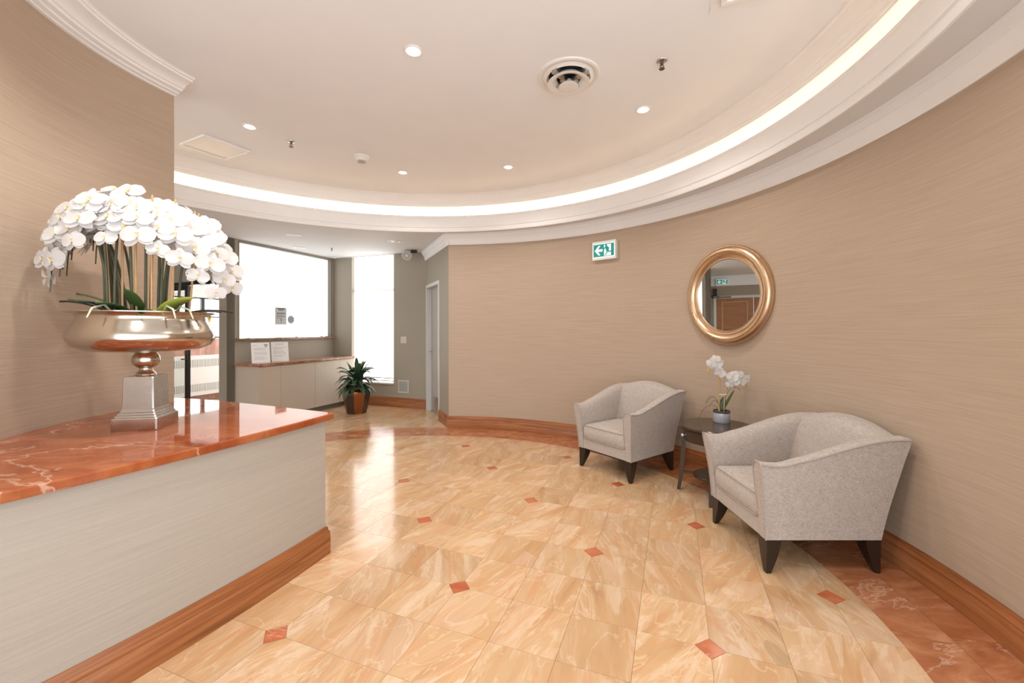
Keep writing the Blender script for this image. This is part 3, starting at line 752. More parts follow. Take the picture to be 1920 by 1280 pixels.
# ------------------------------------------------------------------ exit signs
def exit_sign(label, o, ax, nrm, wd=0.315, ht=0.225, mirror=False, th=0.055):
    t = thing('exit_sign', label, 'exit sign', o)
    ax, nrm = Vector(ax), Vector(nrm)
    b_ = MB(); b_.obox(o - ax * (wd / 2) - UP * (ht / 2), ax * wd, nrm * th, UP * ht); b_.build('housing', WHITEP, t, bevel=0.005)
    W_, H_ = wd * 0.86, ht * 0.66
    def P(x, y, lift):
        if mirror: x = 2 - x
        return o + ax * ((x / 2 - 0.5) * W_) + UP * ((y - 0.5) * H_) + nrm * (th + lift)
    def poly(pts, lift, mat_, name):
        m = MB(); n = len(pts); top = [P(x, y, lift) for x, y in pts]; bot = [P(x, y, lift - 0.0006) for x, y in pts]
        m.add(top + bot, [tuple(range(n))] + [(k, (k + 1) % n, n + (k + 1) % n, n + k) for k in range(n)])
        return m
    poly([(-.04, -.07), (2.04, -.07), (2.04, 1.07), (-.04, 1.07)], 0.0008, SIGNW, '').build('backlight', SIGNW, t)
    poly([(0, 0), (2, 0), (2, 1), (0, 1)], 0.0016, SIGNG, '').build('face', SIGNG, t)
    poly([(0.12, .5), (.5, .88), (.7, .88), (.44, .6), (.9, .6), (.9, .4), (.44, .4), (.7, .12), (.5, .12)], 0.0024, SIGNW, '').build('arrow', SIGNW, t)
    poly([(1.05, 0.04), (1.72, 0.04), (1.72, .94), (1.05, .94)], 0.0024, SIGNW, '').build('doorway', SIGNW, t)
    m = MB()
    def seg(a, b_, w_):
        dx, dy = b_[0] - a[0], b_[1] - a[1]; L = math.hypot(dx, dy); nx, ny = -dy / L * w_ / 2, dx / L * w_ / 2; ex, ey = dx / L * w_ * .3, dy / L * w_ * .3
        q = poly([(a[0] + nx - ex, a[1] + ny - ey), (a[0] - nx - ex, a[1] - ny - ey), (b_[0] - nx + ex, b_[1] - ny + ey), (b_[0] + nx + ex, b_[1] + ny + ey)], 0.0032, None, '')
        m.add(q.v, q.f)
    for a, b_, w_ in (((1.27, .72), (1.40, .46), .17), ((1.25, .72), (1.10, .66), .055), ((1.10, .66), (1.02, .52), .05), ((1.29, .72), (1.46, .70), .055), ((1.46, .70), (1.55, .56), .05),
                      ((1.40, .46), (1.53, .33), .075), ((1.53, .33), (1.72, .37), .06), ((1.38, .46), (1.33, .28), .075), ((1.33, .28), (1.16, .1), .06)): seg(a, b_, w_ * 1.45)
    q = poly([(1.25 + .10 * math.cos(k * pi / 8), .86 + .10 * math.sin(k * pi / 8)) for k in range(16)], 0.0032, None, ''); m.add(q.v, q.f)
    m.build('running_figure', SIGNG, t)
    return t
def wall_at(px):                                   # where a bearing meets the round wall
    a = (px - 960) / FPX; A_ = a * a + 1; B_ = -2 * (a * RC.x + RC.y); C_ = RC.x ** 2 + RC.y ** 2 - RW ** 2
    Zd = (-B_ + math.sqrt(B_ * B_ - 4 * A_ * C_)) / (2 * A_)
    return Vector((a * Zd, Zd, 0))
p = wall_at(1136); n_ = (Vector((RC.x, RC.y, 0)) - p).normalized(); ax_ = Vector((-n_.y, n_.x, 0))
if ax_.x < 0: ax_ = -ax_
p.z = HCAM + (HORIZON - 470) * p.y / FPX
exit_sign('green running figure exit sign on the curved beige wall above the far armchair', p, ax_, n_, mirror=False)
exit_sign('green exit sign over the panelled wooden doors, seen in the round mirror', uv(UWD + 0.102, 3.84, 2.52), V, U, wd=0.30, ht=0.17, mirror=True)

# ------------------------------------------------------------------ round mirror
p = wall_at(1369); n_ = (Vector((RC.x, RC.y, 0)) - p).normalized(); p = p + n_ * 0.035; p.z = HCAM + (HORIZON - 553.5) * p.y / FPX
t = thing('round_mirror', 'round wall mirror in a wide champagne gilt frame', 'mirror', p)
n_ = (n_ + V * -0.010 + UP * -0.0075).normalized()
t.matrix_basis = Matrix.Translation(p) @ n_.to_track_quat('Z', 'Y').to_matrix().to_4x4()
m = MB(); m.lathe([(0.325, 0.008), (0.333, 0.018), (0.341, 0.018), (0.345, 0.024), (0.356, 0.026), (0.36, 0.022), (0.368, 0.034), (0.385, 0.048), (0.405, 0.053), (0.425, 0.047), (0.438, 0.034),
                   (0.442, 0.026), (0.448, 0.026), (0.455, 0.016), (0.456, 0.0), (0.44, -0.03), (0.325, -0.03)], 96, closed=True)
m.build('frame', GOLD, t, smooth=32, world=False)
MB().disc((0, 0, 0.009), 0.33, 72).build('glass', MIRROR, t, world=False)

# ------------------------------------------------------------------ left curved wall with its crown
LC = Vector((-0.990, 2.490, 0)); LR = 1.504; LA0, LA1 = math.radians(160.2), math.radians(201)
wl = [Vector((LC.x + LR * math.cos(LA0 + (LA1 - LA0) * i / 30), LC.y + LR * math.sin(LA0 + (LA1 - LA0) * i / 30), 0)) for i in range(31)]
tg = Vector((0.10, -1, 0)).normalized(); wl += [wl[-1] + tg * (k * 0.25) for k in range(1, 14)]
def norms(pts):
    out = []
    for i in range(len(pts)):
        d = (pts[min(i + 1, len(pts) - 1)] - pts[max(i - 1, 0)]).normalized(); out.append(Vector((-d.y, d.x, 0)))
    return out
wn = norms(wl)                                      # path runs towards the camera, so this normal points into the room
def sweep_path(pts, ns, prof):
    b_ = MB(); b_.sweep([[p + n * d + Vector((0, 0, z)) for d, z in prof] for p, n in zip(pts, ns)], 0, True); return b_
struct(sweep_path(wl, wn, [(0, 0), (0, Z_CEIL), (-0.14, Z_CEIL), (-0.14, 0)]).build('wall_left', PAPER_L, smooth=30))
ZB = 3.03
LCR = [(0, ZB), (0.02, ZB), (0.024, ZB + 0.006), (0.05, ZB + 0.010), (0.055, ZB + 0.018), (0.085, ZB + 0.022), (0.092, ZB + 0.034), (0.105, ZB + 0.036),
       (0.12, ZB + 0.052), (0.15, ZB + 0.062), (0.19, ZB + 0.066), (0.194, ZB + 0.076), (0.208, ZB + 0.078), (0.212, ZB + 0.086), (0.225, Z_CEIL - 0.0005), (0, Z_CEIL - 0.0005)]
struct(sweep_path(wl, wn, LCR).build('trim_8', TRIMW, smooth=35))

# ------------------------------------------------------------------ reception counter
CC = Vector((-6.985, 4.305, 0)); CR = 6.124; ZT = 0.86
a_tip = math.atan2(2.61 - CC.y, -1.10 - CC.x); a_end = math.atan2(0.6 - CC.y, -2.12 - CC.x)
def cfront(off, n=28, trim=0.0):
    return [Vector((CC.x + (CR - off) * math.cos(a), CC.y + (CR - off) * math.sin(a), 0)) for a in [a_tip - trim + (a_end - a_tip + trim) * i / n for i in range(n + 1)]]
far_edge = [Vector((-2.56, 3.19, 0)), Vector((-2.42, 3.15, 0)), Vector((-2.13, 3.06, 0)), Vector((-1.6, 2.835, 0))]
back = [wl[k] + wn[k] * 0.002 for k in range(len(wl) - 1, -1, -1) if wl[k].y > 0.62]
endcap = [wl[0] - wn[0] * 0.142 + Vector((0, 0.003, 0)), ]
front = cfront(0.0)
poly = front[::-1]                                  # near end to tip
outline = [Vector((p.x, p.y)) for p in front] + [Vector((back[0].x, back[0].y))]
outline = [(p.x, p.y) for p in front] + [(p.x, p.y) for p in back] + [(wl[0].x + 0.004, wl[0].y + 0.006), (endcap[0].x, endcap[0].y + 0.006)] + [(p.x, p.y) for p in far_edge]
sl = MB(); sl.prism(outline, ZT - 0.040, ZT)
tag(sl.build('countertop', SLABM, bevel=0.014, rnd=0.63), 'polished red marble top of the reception counter', 'countertop')
rcn = thing('reception_counter', 'curved reception counter clad in grasscloth coloured as lit with oak baseboard', 'counter', (-1.9, 2.0, 0))
ins = 0.036; bf = cfront(ins, 28, ins / CR * 1.0)
fe = [Vector((-2.42, 3.11, 0)), Vector((-2.13, 3.02, 0)), Vector((-1.6, 2.795, 0))]
outline = [(p.x, p.y) for p in bf] + [(p.x, p.y) for p in back] + [(wl[0].x + 0.006, wl[0].y + 0.012)] + [(p.x, p.y) for p in fe]
b_ = MB(); b_.prism(outline, 0.0, ZT - 0.0405); b_.build('body', PAPER_C, rcn)
fn = norms(bf); fn = [-q if q.x < 0 else q for q in fn]
path = [fe[1] , fe[2], bf[0]] ; 
pth = [Vector((-2.3, 3.078, 0)), fe[2], bf[0]] + bf[1:]
def mitre_offsets(pts, side):
    out = []
    for i in range(len(pts)):
        d0 = (pts[i] - pts[i - 1]).normalized() if i else None; d1 = (pts[i + 1] - pts[i]).normalized() if i < len(pts) - 1 else None
        d0 = d0 or d1; d1 = d1 or d0
        n0_ = Vector((-d0.y, d0.x, 0)) * side; n1_ = Vector((-d1.y, d1.x, 0)) * side
        h = (n0_ + n1_); h = h / max(h.dot(n0_), 0.2); out.append(h)
    return out
sweep_path(pth, mitre_offsets(pth, 1), BASEP).build('baseboard', OAK, rcn, smooth=40)

# ------------------------------------------------------------------ urn on the counter
UC = Vector((-1.945, 2.24, ZT))
urn = thing('pedestal_urn', 'wide nickel bowl on a square pewter pedestal', 'urn', UC, math.radians(12))
def sq_rings(prof):
    m = MB(); secs = []
    for h_, z in prof:
        c_ = min(0.006, h_ * 0.08); q = []
        for sx, sy in ((1, 1), (-1, 1), (-1, -1), (1, -1)):
            a, b__ = Vector((sx * h_, sy * (h_ - c_), z)), Vector((sx * (h_ - c_), sy * h_, z))
            q += [a, b__] if sx * sy > 0 else [b__, a]
        secs.append(q)
    m.sweep(secs, 0, True, True); return m
sq_rings([(0.1003, 0.0), (0.1023, 0.004), (0.1023, 0.058), (0.099, 0.064), (0.09372, 0.066), (0.09108, 0.076), (0.08646, 0.078), (0.08382, 0.088), (0.0792, 0.09), (0.0759, 0.103), (0.07326, 0.106), (0.07128, 0.125),
          (0.06864, 0.265), (0.066, 0.272), (0.0462, 0.276)]).build('pedestal', PEWTER, urn, smooth=28, world=False)
MB().lathe([(0, 0.270), (0.04472, 0.276), (0.04042, 0.288), (0.02924, 0.300), (0.02838, 0.312), (0.03956, 0.318), (0.05332, 0.330), (0.06106, 0.350), (0.05848, 0.372), (0.0473, 0.388), (0.043, 0.395), (0.0516, 0.402)], 40).build('neck', BOWLM, urn, smooth=45, world=False)
MB().lathe([(0, 0.398), (0.0775, 0.398), (0.1705, 0.402), (0.2402, 0.412), (0.2806, 0.432), (0.3007, 0.462), (0.3046, 0.482), (0.2984, 0.505), (0.2837, 0.535), (0.2697, 0.562), (0.2651, 0.58), (0.2728, 0.592), (0.2945, 0.599), (0.3077, 0.601), (0.3085, 0.606),
            (0.2929, 0.607), (0.2674, 0.60), (0.2558, 0.58), (0.2558, 0.55), (0, 0.545)], 72).build('bowl', BOWLM, urn, smooth=50, world=False)

# ------------------------------------------------------------------ orchid flower parts
def petal(L, W, cup, bend, nx=4, ny=5, tipf=0.5):
    vs = []; fs = []
    for j in range(ny + 1):
        t = j / ny; hw = W / 2 * (math.sin(pi * min(1, t * 0.86 + 0.08)) ** tipf if t < 1 else 0.25)
        for i in range(nx + 1):
            s_ = i / nx * 2 - 1
            vs.append((s_ * hw, t * L, cup * (s_ * s_) * W + bend * t * t * L))
    for j in range(ny):
        for i in range(nx):
            a = j * (nx + 1) + i; fs.append((a, a + 1, a + nx + 2, a + nx + 1))
    return vs, fs
def flower_meshes(tagname, r, seed):
    rnd = random.Random(seed); m = MB()
    for ang, L, W, dz in ((90, r * 0.98, r * 0.72, -0.004), (215, r * 0.95, r * 0.68, -0.004), (325, r * 0.95, r * 0.68, -0.004), (15, r * 1.04, r * 1.12, 0.003), (165, r * 1.04, r * 1.12, 0.003)):
        vs, fs = petal(L, W, rnd.uniform(-0.03, 0.14), rnd.uniform(-0.28, 0.12))
        R = Matrix.Translation((0, 0, dz)) @ Matrix.Rotation(math.radians(ang - 90 + rnd.uniform(-7, 7)), 4, 'Z')
        m.add([R @ Vector(v) for v in vs], fs)
    me = m.build('flower_src', PETAL, smooth=60)
    l_ = MB()
    for ang in (60, 120, 270):
        vs, fs = petal(r * 0.19, r * 0.14, 0.3, 0.5, 2, 3)
        R = Matrix.Translation((0, 0, 0.006)) @ Matrix.Rotation(math.radians(ang - 90), 4, 'Z'); l_.add([R @ Vector(v) for v in vs], fs)
    l_.lathe([(0.0, r * 0.16), (r * 0.055, r * 0.13), (r * 0.06, 0.0)], 8)
    le = l_.build('lip_src', LIP, smooth=60)
    a, b__ = me.data, le.data
    bpy.data.objects.remove(me); bpy.data.objects.remove(le)
    return a, b__
FL = [flower_meshes('f', 0.052, s) for s in (1, 2, 3, 4)]
def put_flower(parent, loc, nrm, sc, spin, k=0):
    a, b__ = FL[k % len(FL)]
    f = bpy.data.objects.new('flower', a); COL.objects.link(f); f.parent = parent
    f.location = parent.matrix_basis.inverted() @ Vector(loc)
    qn = Vector(nrm).normalized().to_track_quat('Z', 'Y').to_matrix().to_4x4() @ Matrix.Rotation(spin, 4, 'Z')
    qn = parent.matrix_basis.to_3x3().to_4x4().inverted() @ qn
    f.rotation_euler = qn.to_euler(); f.scale = (sc, sc, sc)
    g = bpy.data.objects.new('lip', b__); COL.objects.link(g); g.parent = f
    return f
def strap_leaf(parent, base, direction, L, W, droop, mat_, name='leaf', up=0.6, seg=8):
    d = Vector(direction).normalized(); side = Vector((-d.y, d.x, 0)).normalized(); m = MB(); vs = []; fs = []
    for j in range(seg + 1):
        t = j / seg; p = Vector(base) + d * (L * t) + UP * (L * (up * t - droop * t * t))
        hw = W / 2 * math.sin(pi * (0.12 + 0.86 * t)) ** 0.7 * (1 if t < 0.99 else 0.15)
        vs += [p - side * hw + UP * (W * 0.10), p, p + side * hw + UP * (W * 0.10)]
    for j in range(seg):
        for i in range(2): a = j * 3 + i; fs.append((a, a + 1, a + 4, a + 3))
    o = m.add(vs, fs).build(name, mat_, parent, smooth=60)
    md = o.modifiers.new('thick', 'SOLIDIFY'); md.thickness = 0.002
    return o

# ------------------------------------------------------------------ big orchid arrangement in the urn
orc = thing('orchid_arrangement', 'large dome of white orchids growing out of the nickel urn', 'orchids', UC + Vector((0, 0, 0.546)))
B0 = UC + Vector((0, 0, 0.55))
MB().lathe([(0.0, 0.03), (0.12, 0.025), (0.20, 0.008), (0.245, 0.0)], 24, B0).build('moss', SOIL, orc, smooth=60)
rng = random.Random(5)
#        base azimuth, reach, end azimuth, peak z, end z, flowers
STEMS = [(185, .56, 192, 2.06, 1.72, 11), (205, .58, 208, 2.10, 1.63, 12), (228, .50, 222, 2.06, 1.70, 11), (170, .50, 172, 2.10, 1.80, 9), (255, .36, 246, 2.05, 1.78, 10), (285, .30, 284, 2.04, 1.80, 9),
         (310, .36, 312, 2.02, 1.76, 10), (340, .44, 338, 2.03, 1.72, 10), (2, .50, 358, 2.02, 1.64, 11), (25, .48, 22, 2.05, 1.68, 9), (60, .36, 66, 2.12, 1.82, 8), (120, .38, 118, 2.12, 1.84, 8), (265, .16, 265, 2.10, 1.95, 6), (215, .34, 214, 2.12, 1.88, 8), (345, .26, 345, 2.08, 1.86, 7), (200, .50, 197, 2.0, 1.80, 9), (224, .50, 212, 1.98, 1.74, 9), (190, .42, 184, 2.06, 1.86, 8)]
cnt = 0
for ba, reach, ea, pk, ez, nf in STEMS:
    b_, e_ = math.radians(ba), math.radians(ea)
    dvv = Vector((math.cos(e_), math.sin(e_), 0)); br = 0.08 + 0.10 * rng.random(); reach *= 0.63 if 160 < ba < 240 else 0.78; ez -= 0.07 if 160 < ba < 240 or ba < 40 or ba > 335 else 0.0; nf += 3
    P0 = B0 + Vector((math.cos(b_), math.sin(b_), 0)) * br
    P1 = Vector((UC.x, UC.y, 1.95)) + Vector((math.cos(b_), math.sin(b_), 0)) * (br * 1.05)
    P2 = Vector((UC.x, UC.y, pk + 0.12)) + dvv * (reach * (0.95 if 160 < ba < 240 else 0.7))
    P3 = Vector((UC.x, UC.y, ez)) + dvv * reach
    pts = [bez((P0, P1, P2, P3), k / 18) for k in range(19)]
    MB().tube(pts, [0.007 - 0.004 * k / 18 for k in range(19)], 6).build('stem', STEMG, orc, smooth=60)
    for k in range(nf):
        if k == nf - 1 and 160 < ba < 240: continue
        t_ = 0.38 + 0.62 * k / (nf - 1); p = bez((P0, P1, P2, P3), t_); tan = (bez((P0, P1, P2, P3), min(1, t_ + .02)) - bez((P0, P1, P2, P3), t_ - .02)).normalized()
        side = tan.cross(UP); side = side.normalized() if side.length > 0.05 else Vector((1, 0, 0))
        s_ = 1 if k % 2 else -1
        out = (p - Vector((UC.x, UC.y, 1.72))).normalized()
        nrm = (out * 0.7 + Vector((0.25, -0.75, 0.0)) * (1.0 if out.y < 0.4 else 0.2) + UP * 0.05 + side * (0.25 * s_) + Vector((rng.uniform(-.25, .25), rng.uniform(-.2, .2), rng.uniform(-.15, .25))))
        put_flower(orc, p + side * (0.036 * s_) + out * 0.02, nrm, rng.uniform(1.1, 1.4) * (0.8 if k == nf - 1 else 1), rng.uniform(-.3, .3), cnt); cnt += 1
for az, r_, ht, lean in ((200, .2, 0.62, .02), (232, .17, .60, .03), (262, .15, 0.66, 0), (292, .14, 0.62, .02), (318, .2, .64, .03), (345, .22, 0.64, .03), (15, .24, .60, .05), (90, .1, .66, 0)):
    b_ = math.radians(az); d_ = Vector((math.cos(b_), math.sin(b_), 0))
    MB().tube([B0 + d_ * r_ * 0.8, B0 + d_ * (r_ * 0.8 + lean) + UP * ht], 0.005, 6).build('stake', STAKE, orc, smooth=60)
for az, r_, L, W, up, dr, mt in ((195, .06, .22, .075, 1.1, .5, OLEAF), (225, .05, .24, .075, .8, .4, OLEAF), (250, .1, .2, .07, .9, .5, OLEAFD), (285, .02, .26, .06, .85, .3, OLEAF), (315, .05, .24, .08, .7, .6, OLEAFY), (338, .1, .22, .11, 1.0, .5, OLEAFY),
                             (352, .12, .28, .065, .45, .3, OLEAFD), (10, .10, .30, .07, .55, .4, OLEAFD), (30, .1, .26, .07, .6, .4, OLEAFD), (300, .1, .2, .08, .6, .5, OLEAF), (265, .05, .25, .06, .7, .4, OLEAF), (180, .06, .18, .07, .9, .5, OLEAFD), (210, .1, .22, .07, .9, .5, OLEAFD), (325, .12, .2, .07, .5, .3, OLEAFD)):
    b_ = math.radians(az); strap_leaf(orc, B0 + Vector((math.cos(b_), math.sin(b_), 0)) * r_ + UP * 0.01, (math.cos(b_ + .2), math.sin(b_ + .2), 0), L, W, dr, mt, up=up)
for az, L in ((272, .36), (330, .37), (345, .36)):
    b_ = math.radians(az); d_ = Vector((math.cos(b_), math.sin(b_), 0))
    MB().tube([B0 + d_ * 0.17 + UP * 0.02, B0 + d_ * 0.24 + UP * 0.085, B0 + d_ * (L - .06) + UP * 0.065, B0 + d_ * (L - .035) + UP * 0.02], [0.007, 0.006, 0.005, 0.003], 6).build('aerial_root', simple('pale_root', (0.55, 0.55, 0.40), 0.6), orc, smooth=60)

# ------------------------------------------------------------------ armchairs
def chair_parts(t):
    ZL, ZF, ZR = 0.19, 0.635, 0.775
    xin, xob, xot = 0.262, 0.322, 0.365
    def fr(z): return -0.05 * max(0, (z - ZL) / (ZF - ZL)) ** 1.5
    def rr(z): return 0.65 + 0.115 * (z - ZL) / (ZR - ZL)
    def ztop(tt):
        s_ = max(0, min(1, (tt - 0.12) / 0.80)); s_ = s_ * s_ * (3 - 2 * s_); return ZF + (ZR - ZF) * s_ - 0.012 * math.sin(pi * min(1, tt / 0.25)) * (1 if tt < 0.25 else 0)
    def xo(z): return xob + (xot - xob) * max(0, (z - ZL) / (ZF - ZL)) ** 1.6
    for sx in (-1, 1):
        secs = []; N = 22; edge_o = []; edge_i = []
        for k in range(N + 1):
            tt = k / N; zt = ztop(tt); q = []
            prof = [(xin, ZL), (xin, 0.35), (xin + 0.0, zt - 0.10), (xin + 0.008, zt - 0.045), (xin + 0.025, zt - 0.012), (xin + 0.045, zt)]
            o_t = xo(zt)
            prof += [(o_t - 0.03, zt), (o_t - 0.012, zt - 0.003), (o_t - 0.004, zt - 0.012), (xo(zt - 0.05), zt - 0.05), (xo(zt - 0.12), zt - 0.12), (xo(0.4), 0.40), (xo(0.3), 0.3), (xo(0.25), 0.25), (xob, ZL)]
            for x, z in prof:
                q.append(Vector((sx * x, fr(z) + (rr(z) - fr(z)) * tt, z)))
            secs.append(q); edge_o.append(q[8] + Vector((sx * 0.003, 0, 0.004)));
        m = MB(); m.sweep(secs, 0, True, True)
        if sx < 0: m.f = [f[::-1] for f in m.f]; m.uv = {}
        a = m.build('arm', LINEN, t, smooth=45, world=False)
        p_ = MB(); p_.tube([v + Vector((0, -0.001, 0)) for v in edge_o], 0.0045, 6)
        fo = [v + Vector((0, -0.002, 0)) for v in secs[0][1:]]
        p_.tube(fo, 0.0042, 6)
        p_.build('piping', LINEN_P, a, smooth=60, world=False)
    # backrest with an arched top
    secs = []; N = 20
    for k in range(N + 1):
        x = -0.31 + 0.62 * k / N; zt = 0.772 + 0.062 * max(0.0, math.cos(pi * x / 0.62)) ** 1.2
        q = []
        for y, z in ((0.50, ZL + 0.05), (0.50, 0.40), (0.535, 0.55), (0.575, 0.68), (0.605, zt - 0.05), (0.625, zt - 0.014), (0.655, zt), (0.70, zt + 0.002), (0.735, zt - 0.003), (rr(zt) + 0.008, zt - 0.02), (rr(zt - 0.1) + 0.004, zt - 0.1), (rr(0.45), 0.45), (0.652, ZL + 0.001), (0.50, ZL + 0.001)):
            bow = 0.012 * math.cos(pi * x / 0.62) if y < 0.63 else 0
            q.append(Vector((x, y - bow, z)))
        secs.append(q)
    m = MB(); m.sweep(secs, 0, True, True); bk = m.build('backrest', LINEN, t, smooth=50, world=False)
    # seat cushion
    m = MB(); secs = []
    x1, y0, y1, z0, z1 = 0.259, -0.012, 0.515, 0.292, 0.425
    rings_ = [(0.012, z0), (0.0, z0 + 0.012), (-0.004, (z0 + z1) / 2), (0.0, z1 - 0.010), (0.010, z1), (0.05, z1 + 0.010), (0.12, z1 + 0.018), (0.24, z1 + 0.021)]
    for d_, z in rings_:
        q = []; c_ = max(0.004, 0.03 - d_ * 0.2); xa, ya, yb = x1 - d_, y0 + d_, y1 - d_
        for cx, cy, a0 in ((xa - c_, yb - c_, 0), (-xa + c_, yb - c_, 90), (-xa + c_, ya + c_, 180), (xa - c_, ya + c_, 270)):
            for s_ in range(5):
                an = math.radians(a0 + s_ * 22.5); q.append(Vector((cx + c_ * math.cos(an), cy + c_ * math.sin(an), z)))
        secs.append(q)
    m.sweep(secs, 0, True, True); cu = m.build('seat_cushion', LINEN, t, smooth=50, world=False)
    p_ = MB()
    for z in (z1 - 0.003, z0 + 0.004): p_.tube([Vector((-x1 + 0.012, y0 + 0.02, z)), Vector((-x1 + 0.03, y0 - 0.001, z)), Vector((x1 - 0.03, y0 - 0.001, z)), Vector((x1 - 0.012, y0 + 0.02, z))], 0.004, 6)
    p_.build('piping', LINEN_P, cu, smooth=60, world=False)
    MB().box(-0.262, 0.262, 0.0, 0.5, ZL, 0.290).build('seat_rail', LINEN, t, world=False, bevel=0.006)
    MB().box(-0.30, 0.30, 0.02, 0.635, ZL - 0.016, ZL - 0.0005).build('base', ESPRESSO, t, world=False)
    for sx in (-1, 1):
        for yy, sy in ((0.004, 1), (0.648, -1)):
            m = MB(); secs = []
            for k in range(8):
                s_ = k / 7; z = (ZL - 0.001) * (1 - s_); w_ = 0.085 * (1 - s_ * s_ * 0.35 - s_ * 0.35)
                if s_ == 1: w_ = 0.026
                X0 = sx * (0.321 - 0.004 * s_); Y0 = yy
                q = [(X0, Y0, z), (X0 - sx * w_, Y0, z), (X0 - sx * w_, Y0 + sy * w_, z), (X0, Y0 + sy * w_, z)]
                secs.append(q if sx * sy > 0 else q[::-1])
            m.sweep(secs, 0, True, True); m.build('leg', ESPRESSO, t, smooth=30, world=False)
    return t
def copy_tree(src, label=None, loc=None, rz=0.0):
    r = src.copy(); COL.objects.link(r)
    if loc is not None: r.matrix_basis = Matrix.Translation(Vector(loc)) @ Matrix.Rotation(rz, 4, 'Z')
    if label: r['label'] = label
    for ch in list(src.children):
        c_ = ch.copy(); COL.objects.link(c_); c_.parent = r
        for g in list(ch.children):
            d_ = g.copy(); COL.objects.link(d_); d_.parent = c_
    return r
# local front is -y; the near chair faces -X, i.e. turned by -90 degrees
CH = thing('armchair', 'grey linen armchair turned side-on, right of the side table', 'armchair', (1.43, 2.693, 0), -pi / 2, 'grey linen armchairs')
chair_parts(CH)
fdir = Vector((-0.81, -0.589, 0)); rz1 = math.atan2(fdir.x, -fdir.y)      # rotate (0,-1) onto fdir
mid_front = (Vector((0.679, 4.259, 0)) + Vector((1.054, 3.734, 0))) / 2
copy_tree(CH, 'grey linen armchair below the exit sign, left of the side table', mid_front, rz1)

# ------------------------------------------------------------------ side table and its orchid
TC = Vector((1.70, 3.50, 0)); TZ = 0.58; TR = 0.295
tb = thing('side_table', 'round dark wood side table with a drawer between the armchairs', 'table', TC)
MB().lathe([(0.0, TZ), (TR - 0.006, TZ), (TR, TZ - 0.005), (TR, TZ - 0.02), (TR - 0.012, TZ - 0.026), (0.0, TZ - 0.026)], 64, (TC.x, TC.y, 0)).build('table_top', TABLEWOOD, tb, smooth=30)
MB().lathe([(0.0, TZ - 0.027), (0.265, TZ - 0.027), (0.265, TZ - 0.125), (0.25, TZ - 0.125), (0.25, TZ - 0.10), (0.0, TZ - 0.10)], 64, (TC.x, TC.y, 0)).build('apron', TABLEWOOD, tb, smooth=30)
LEGA = [math.radians(a) for a in (153, 237, 333, 57)]
for a in LEGA:
    d_ = Vector((math.cos(a), math.sin(a), 0)); s_ = Vector((-d_.y, d_.x, 0)); secs = []
    for k in range(9):
        q = k / 8; z = (TZ - 0.028) * (1 - q); r_ = 0.262 - 0.006 * math.sin(pi * q) + 0.035 * q * q; w_ = 0.026 - 0.008 * q
        p_ = TC + d_ * r_; secs.append([p_ + d_ * w_ * .6 + s_ * w_ + UP * z, p_ + d_ * w_ * .6 - s_ * w_ + UP * z, p_ - d_ * w_ * .9 - s_ * w_ + UP * z, p_ - d_ * w_ * .9 + s_ * w_ + UP * z])
    m = MB(); m.sweep(secs, 0, True, True); m.build('leg', TABLEWOOD, tb, smooth=30)
MB().lathe([(0.0, 0.165), (0.175, 0.165), (0.18, 0.16), (0.18, 0.145), (0.0, 0.143)], 48, (TC.x, TC.y, 0)).build('shelf', TABLEWOOD, tb, smooth=30)
m = MB()
for a in LEGA:
    d_ = Vector((math.cos(a), math.sin(a), 0)); s_ = Vector((-d_.y, d_.x, 0))
    m.obox(TC + d_ * 0.17 - s_ * 0.012 + UP * 0.145, d_ * 0.09, s_ * 0.024, UP * 0.018)
m.build('stretcher', TABLEWOOD, tb)
da0, da1 = math.radians(165), math.radians(227)
m = MB(); m.sweep([[(TC.x + r_ * math.cos(da0 + (da1 - da0) * k / 10), TC.y + r_ * math.sin(da0 + (da1 - da0) * k / 10), z) for r_, z in ((0.262, TZ - 0.032), (0.272, TZ - 0.032), (0.272, TZ - 0.12), (0.262, TZ - 0.12))] for k in range(11)], 0, True)
dr = m.build('drawer', TABLEWOOD, tb, smooth=30)
a = math.radians(185); d_ = Vector((math.cos(a), math.sin(a), 0)); o = TC + d_ * 0.272 + UP * (TZ - 0.075)
m = MB(); m.tube([o, o + d_ * 0.012, o + d_ * 0.014, o + d_ * 0.022, o + d_ * 0.03, o + d_ * 0.034], [0.005, 0.005, 0.011, 0.015, 0.012, 0.004], 10)
kb = m.build('knob', CRYSTAL, tb, smooth=50)

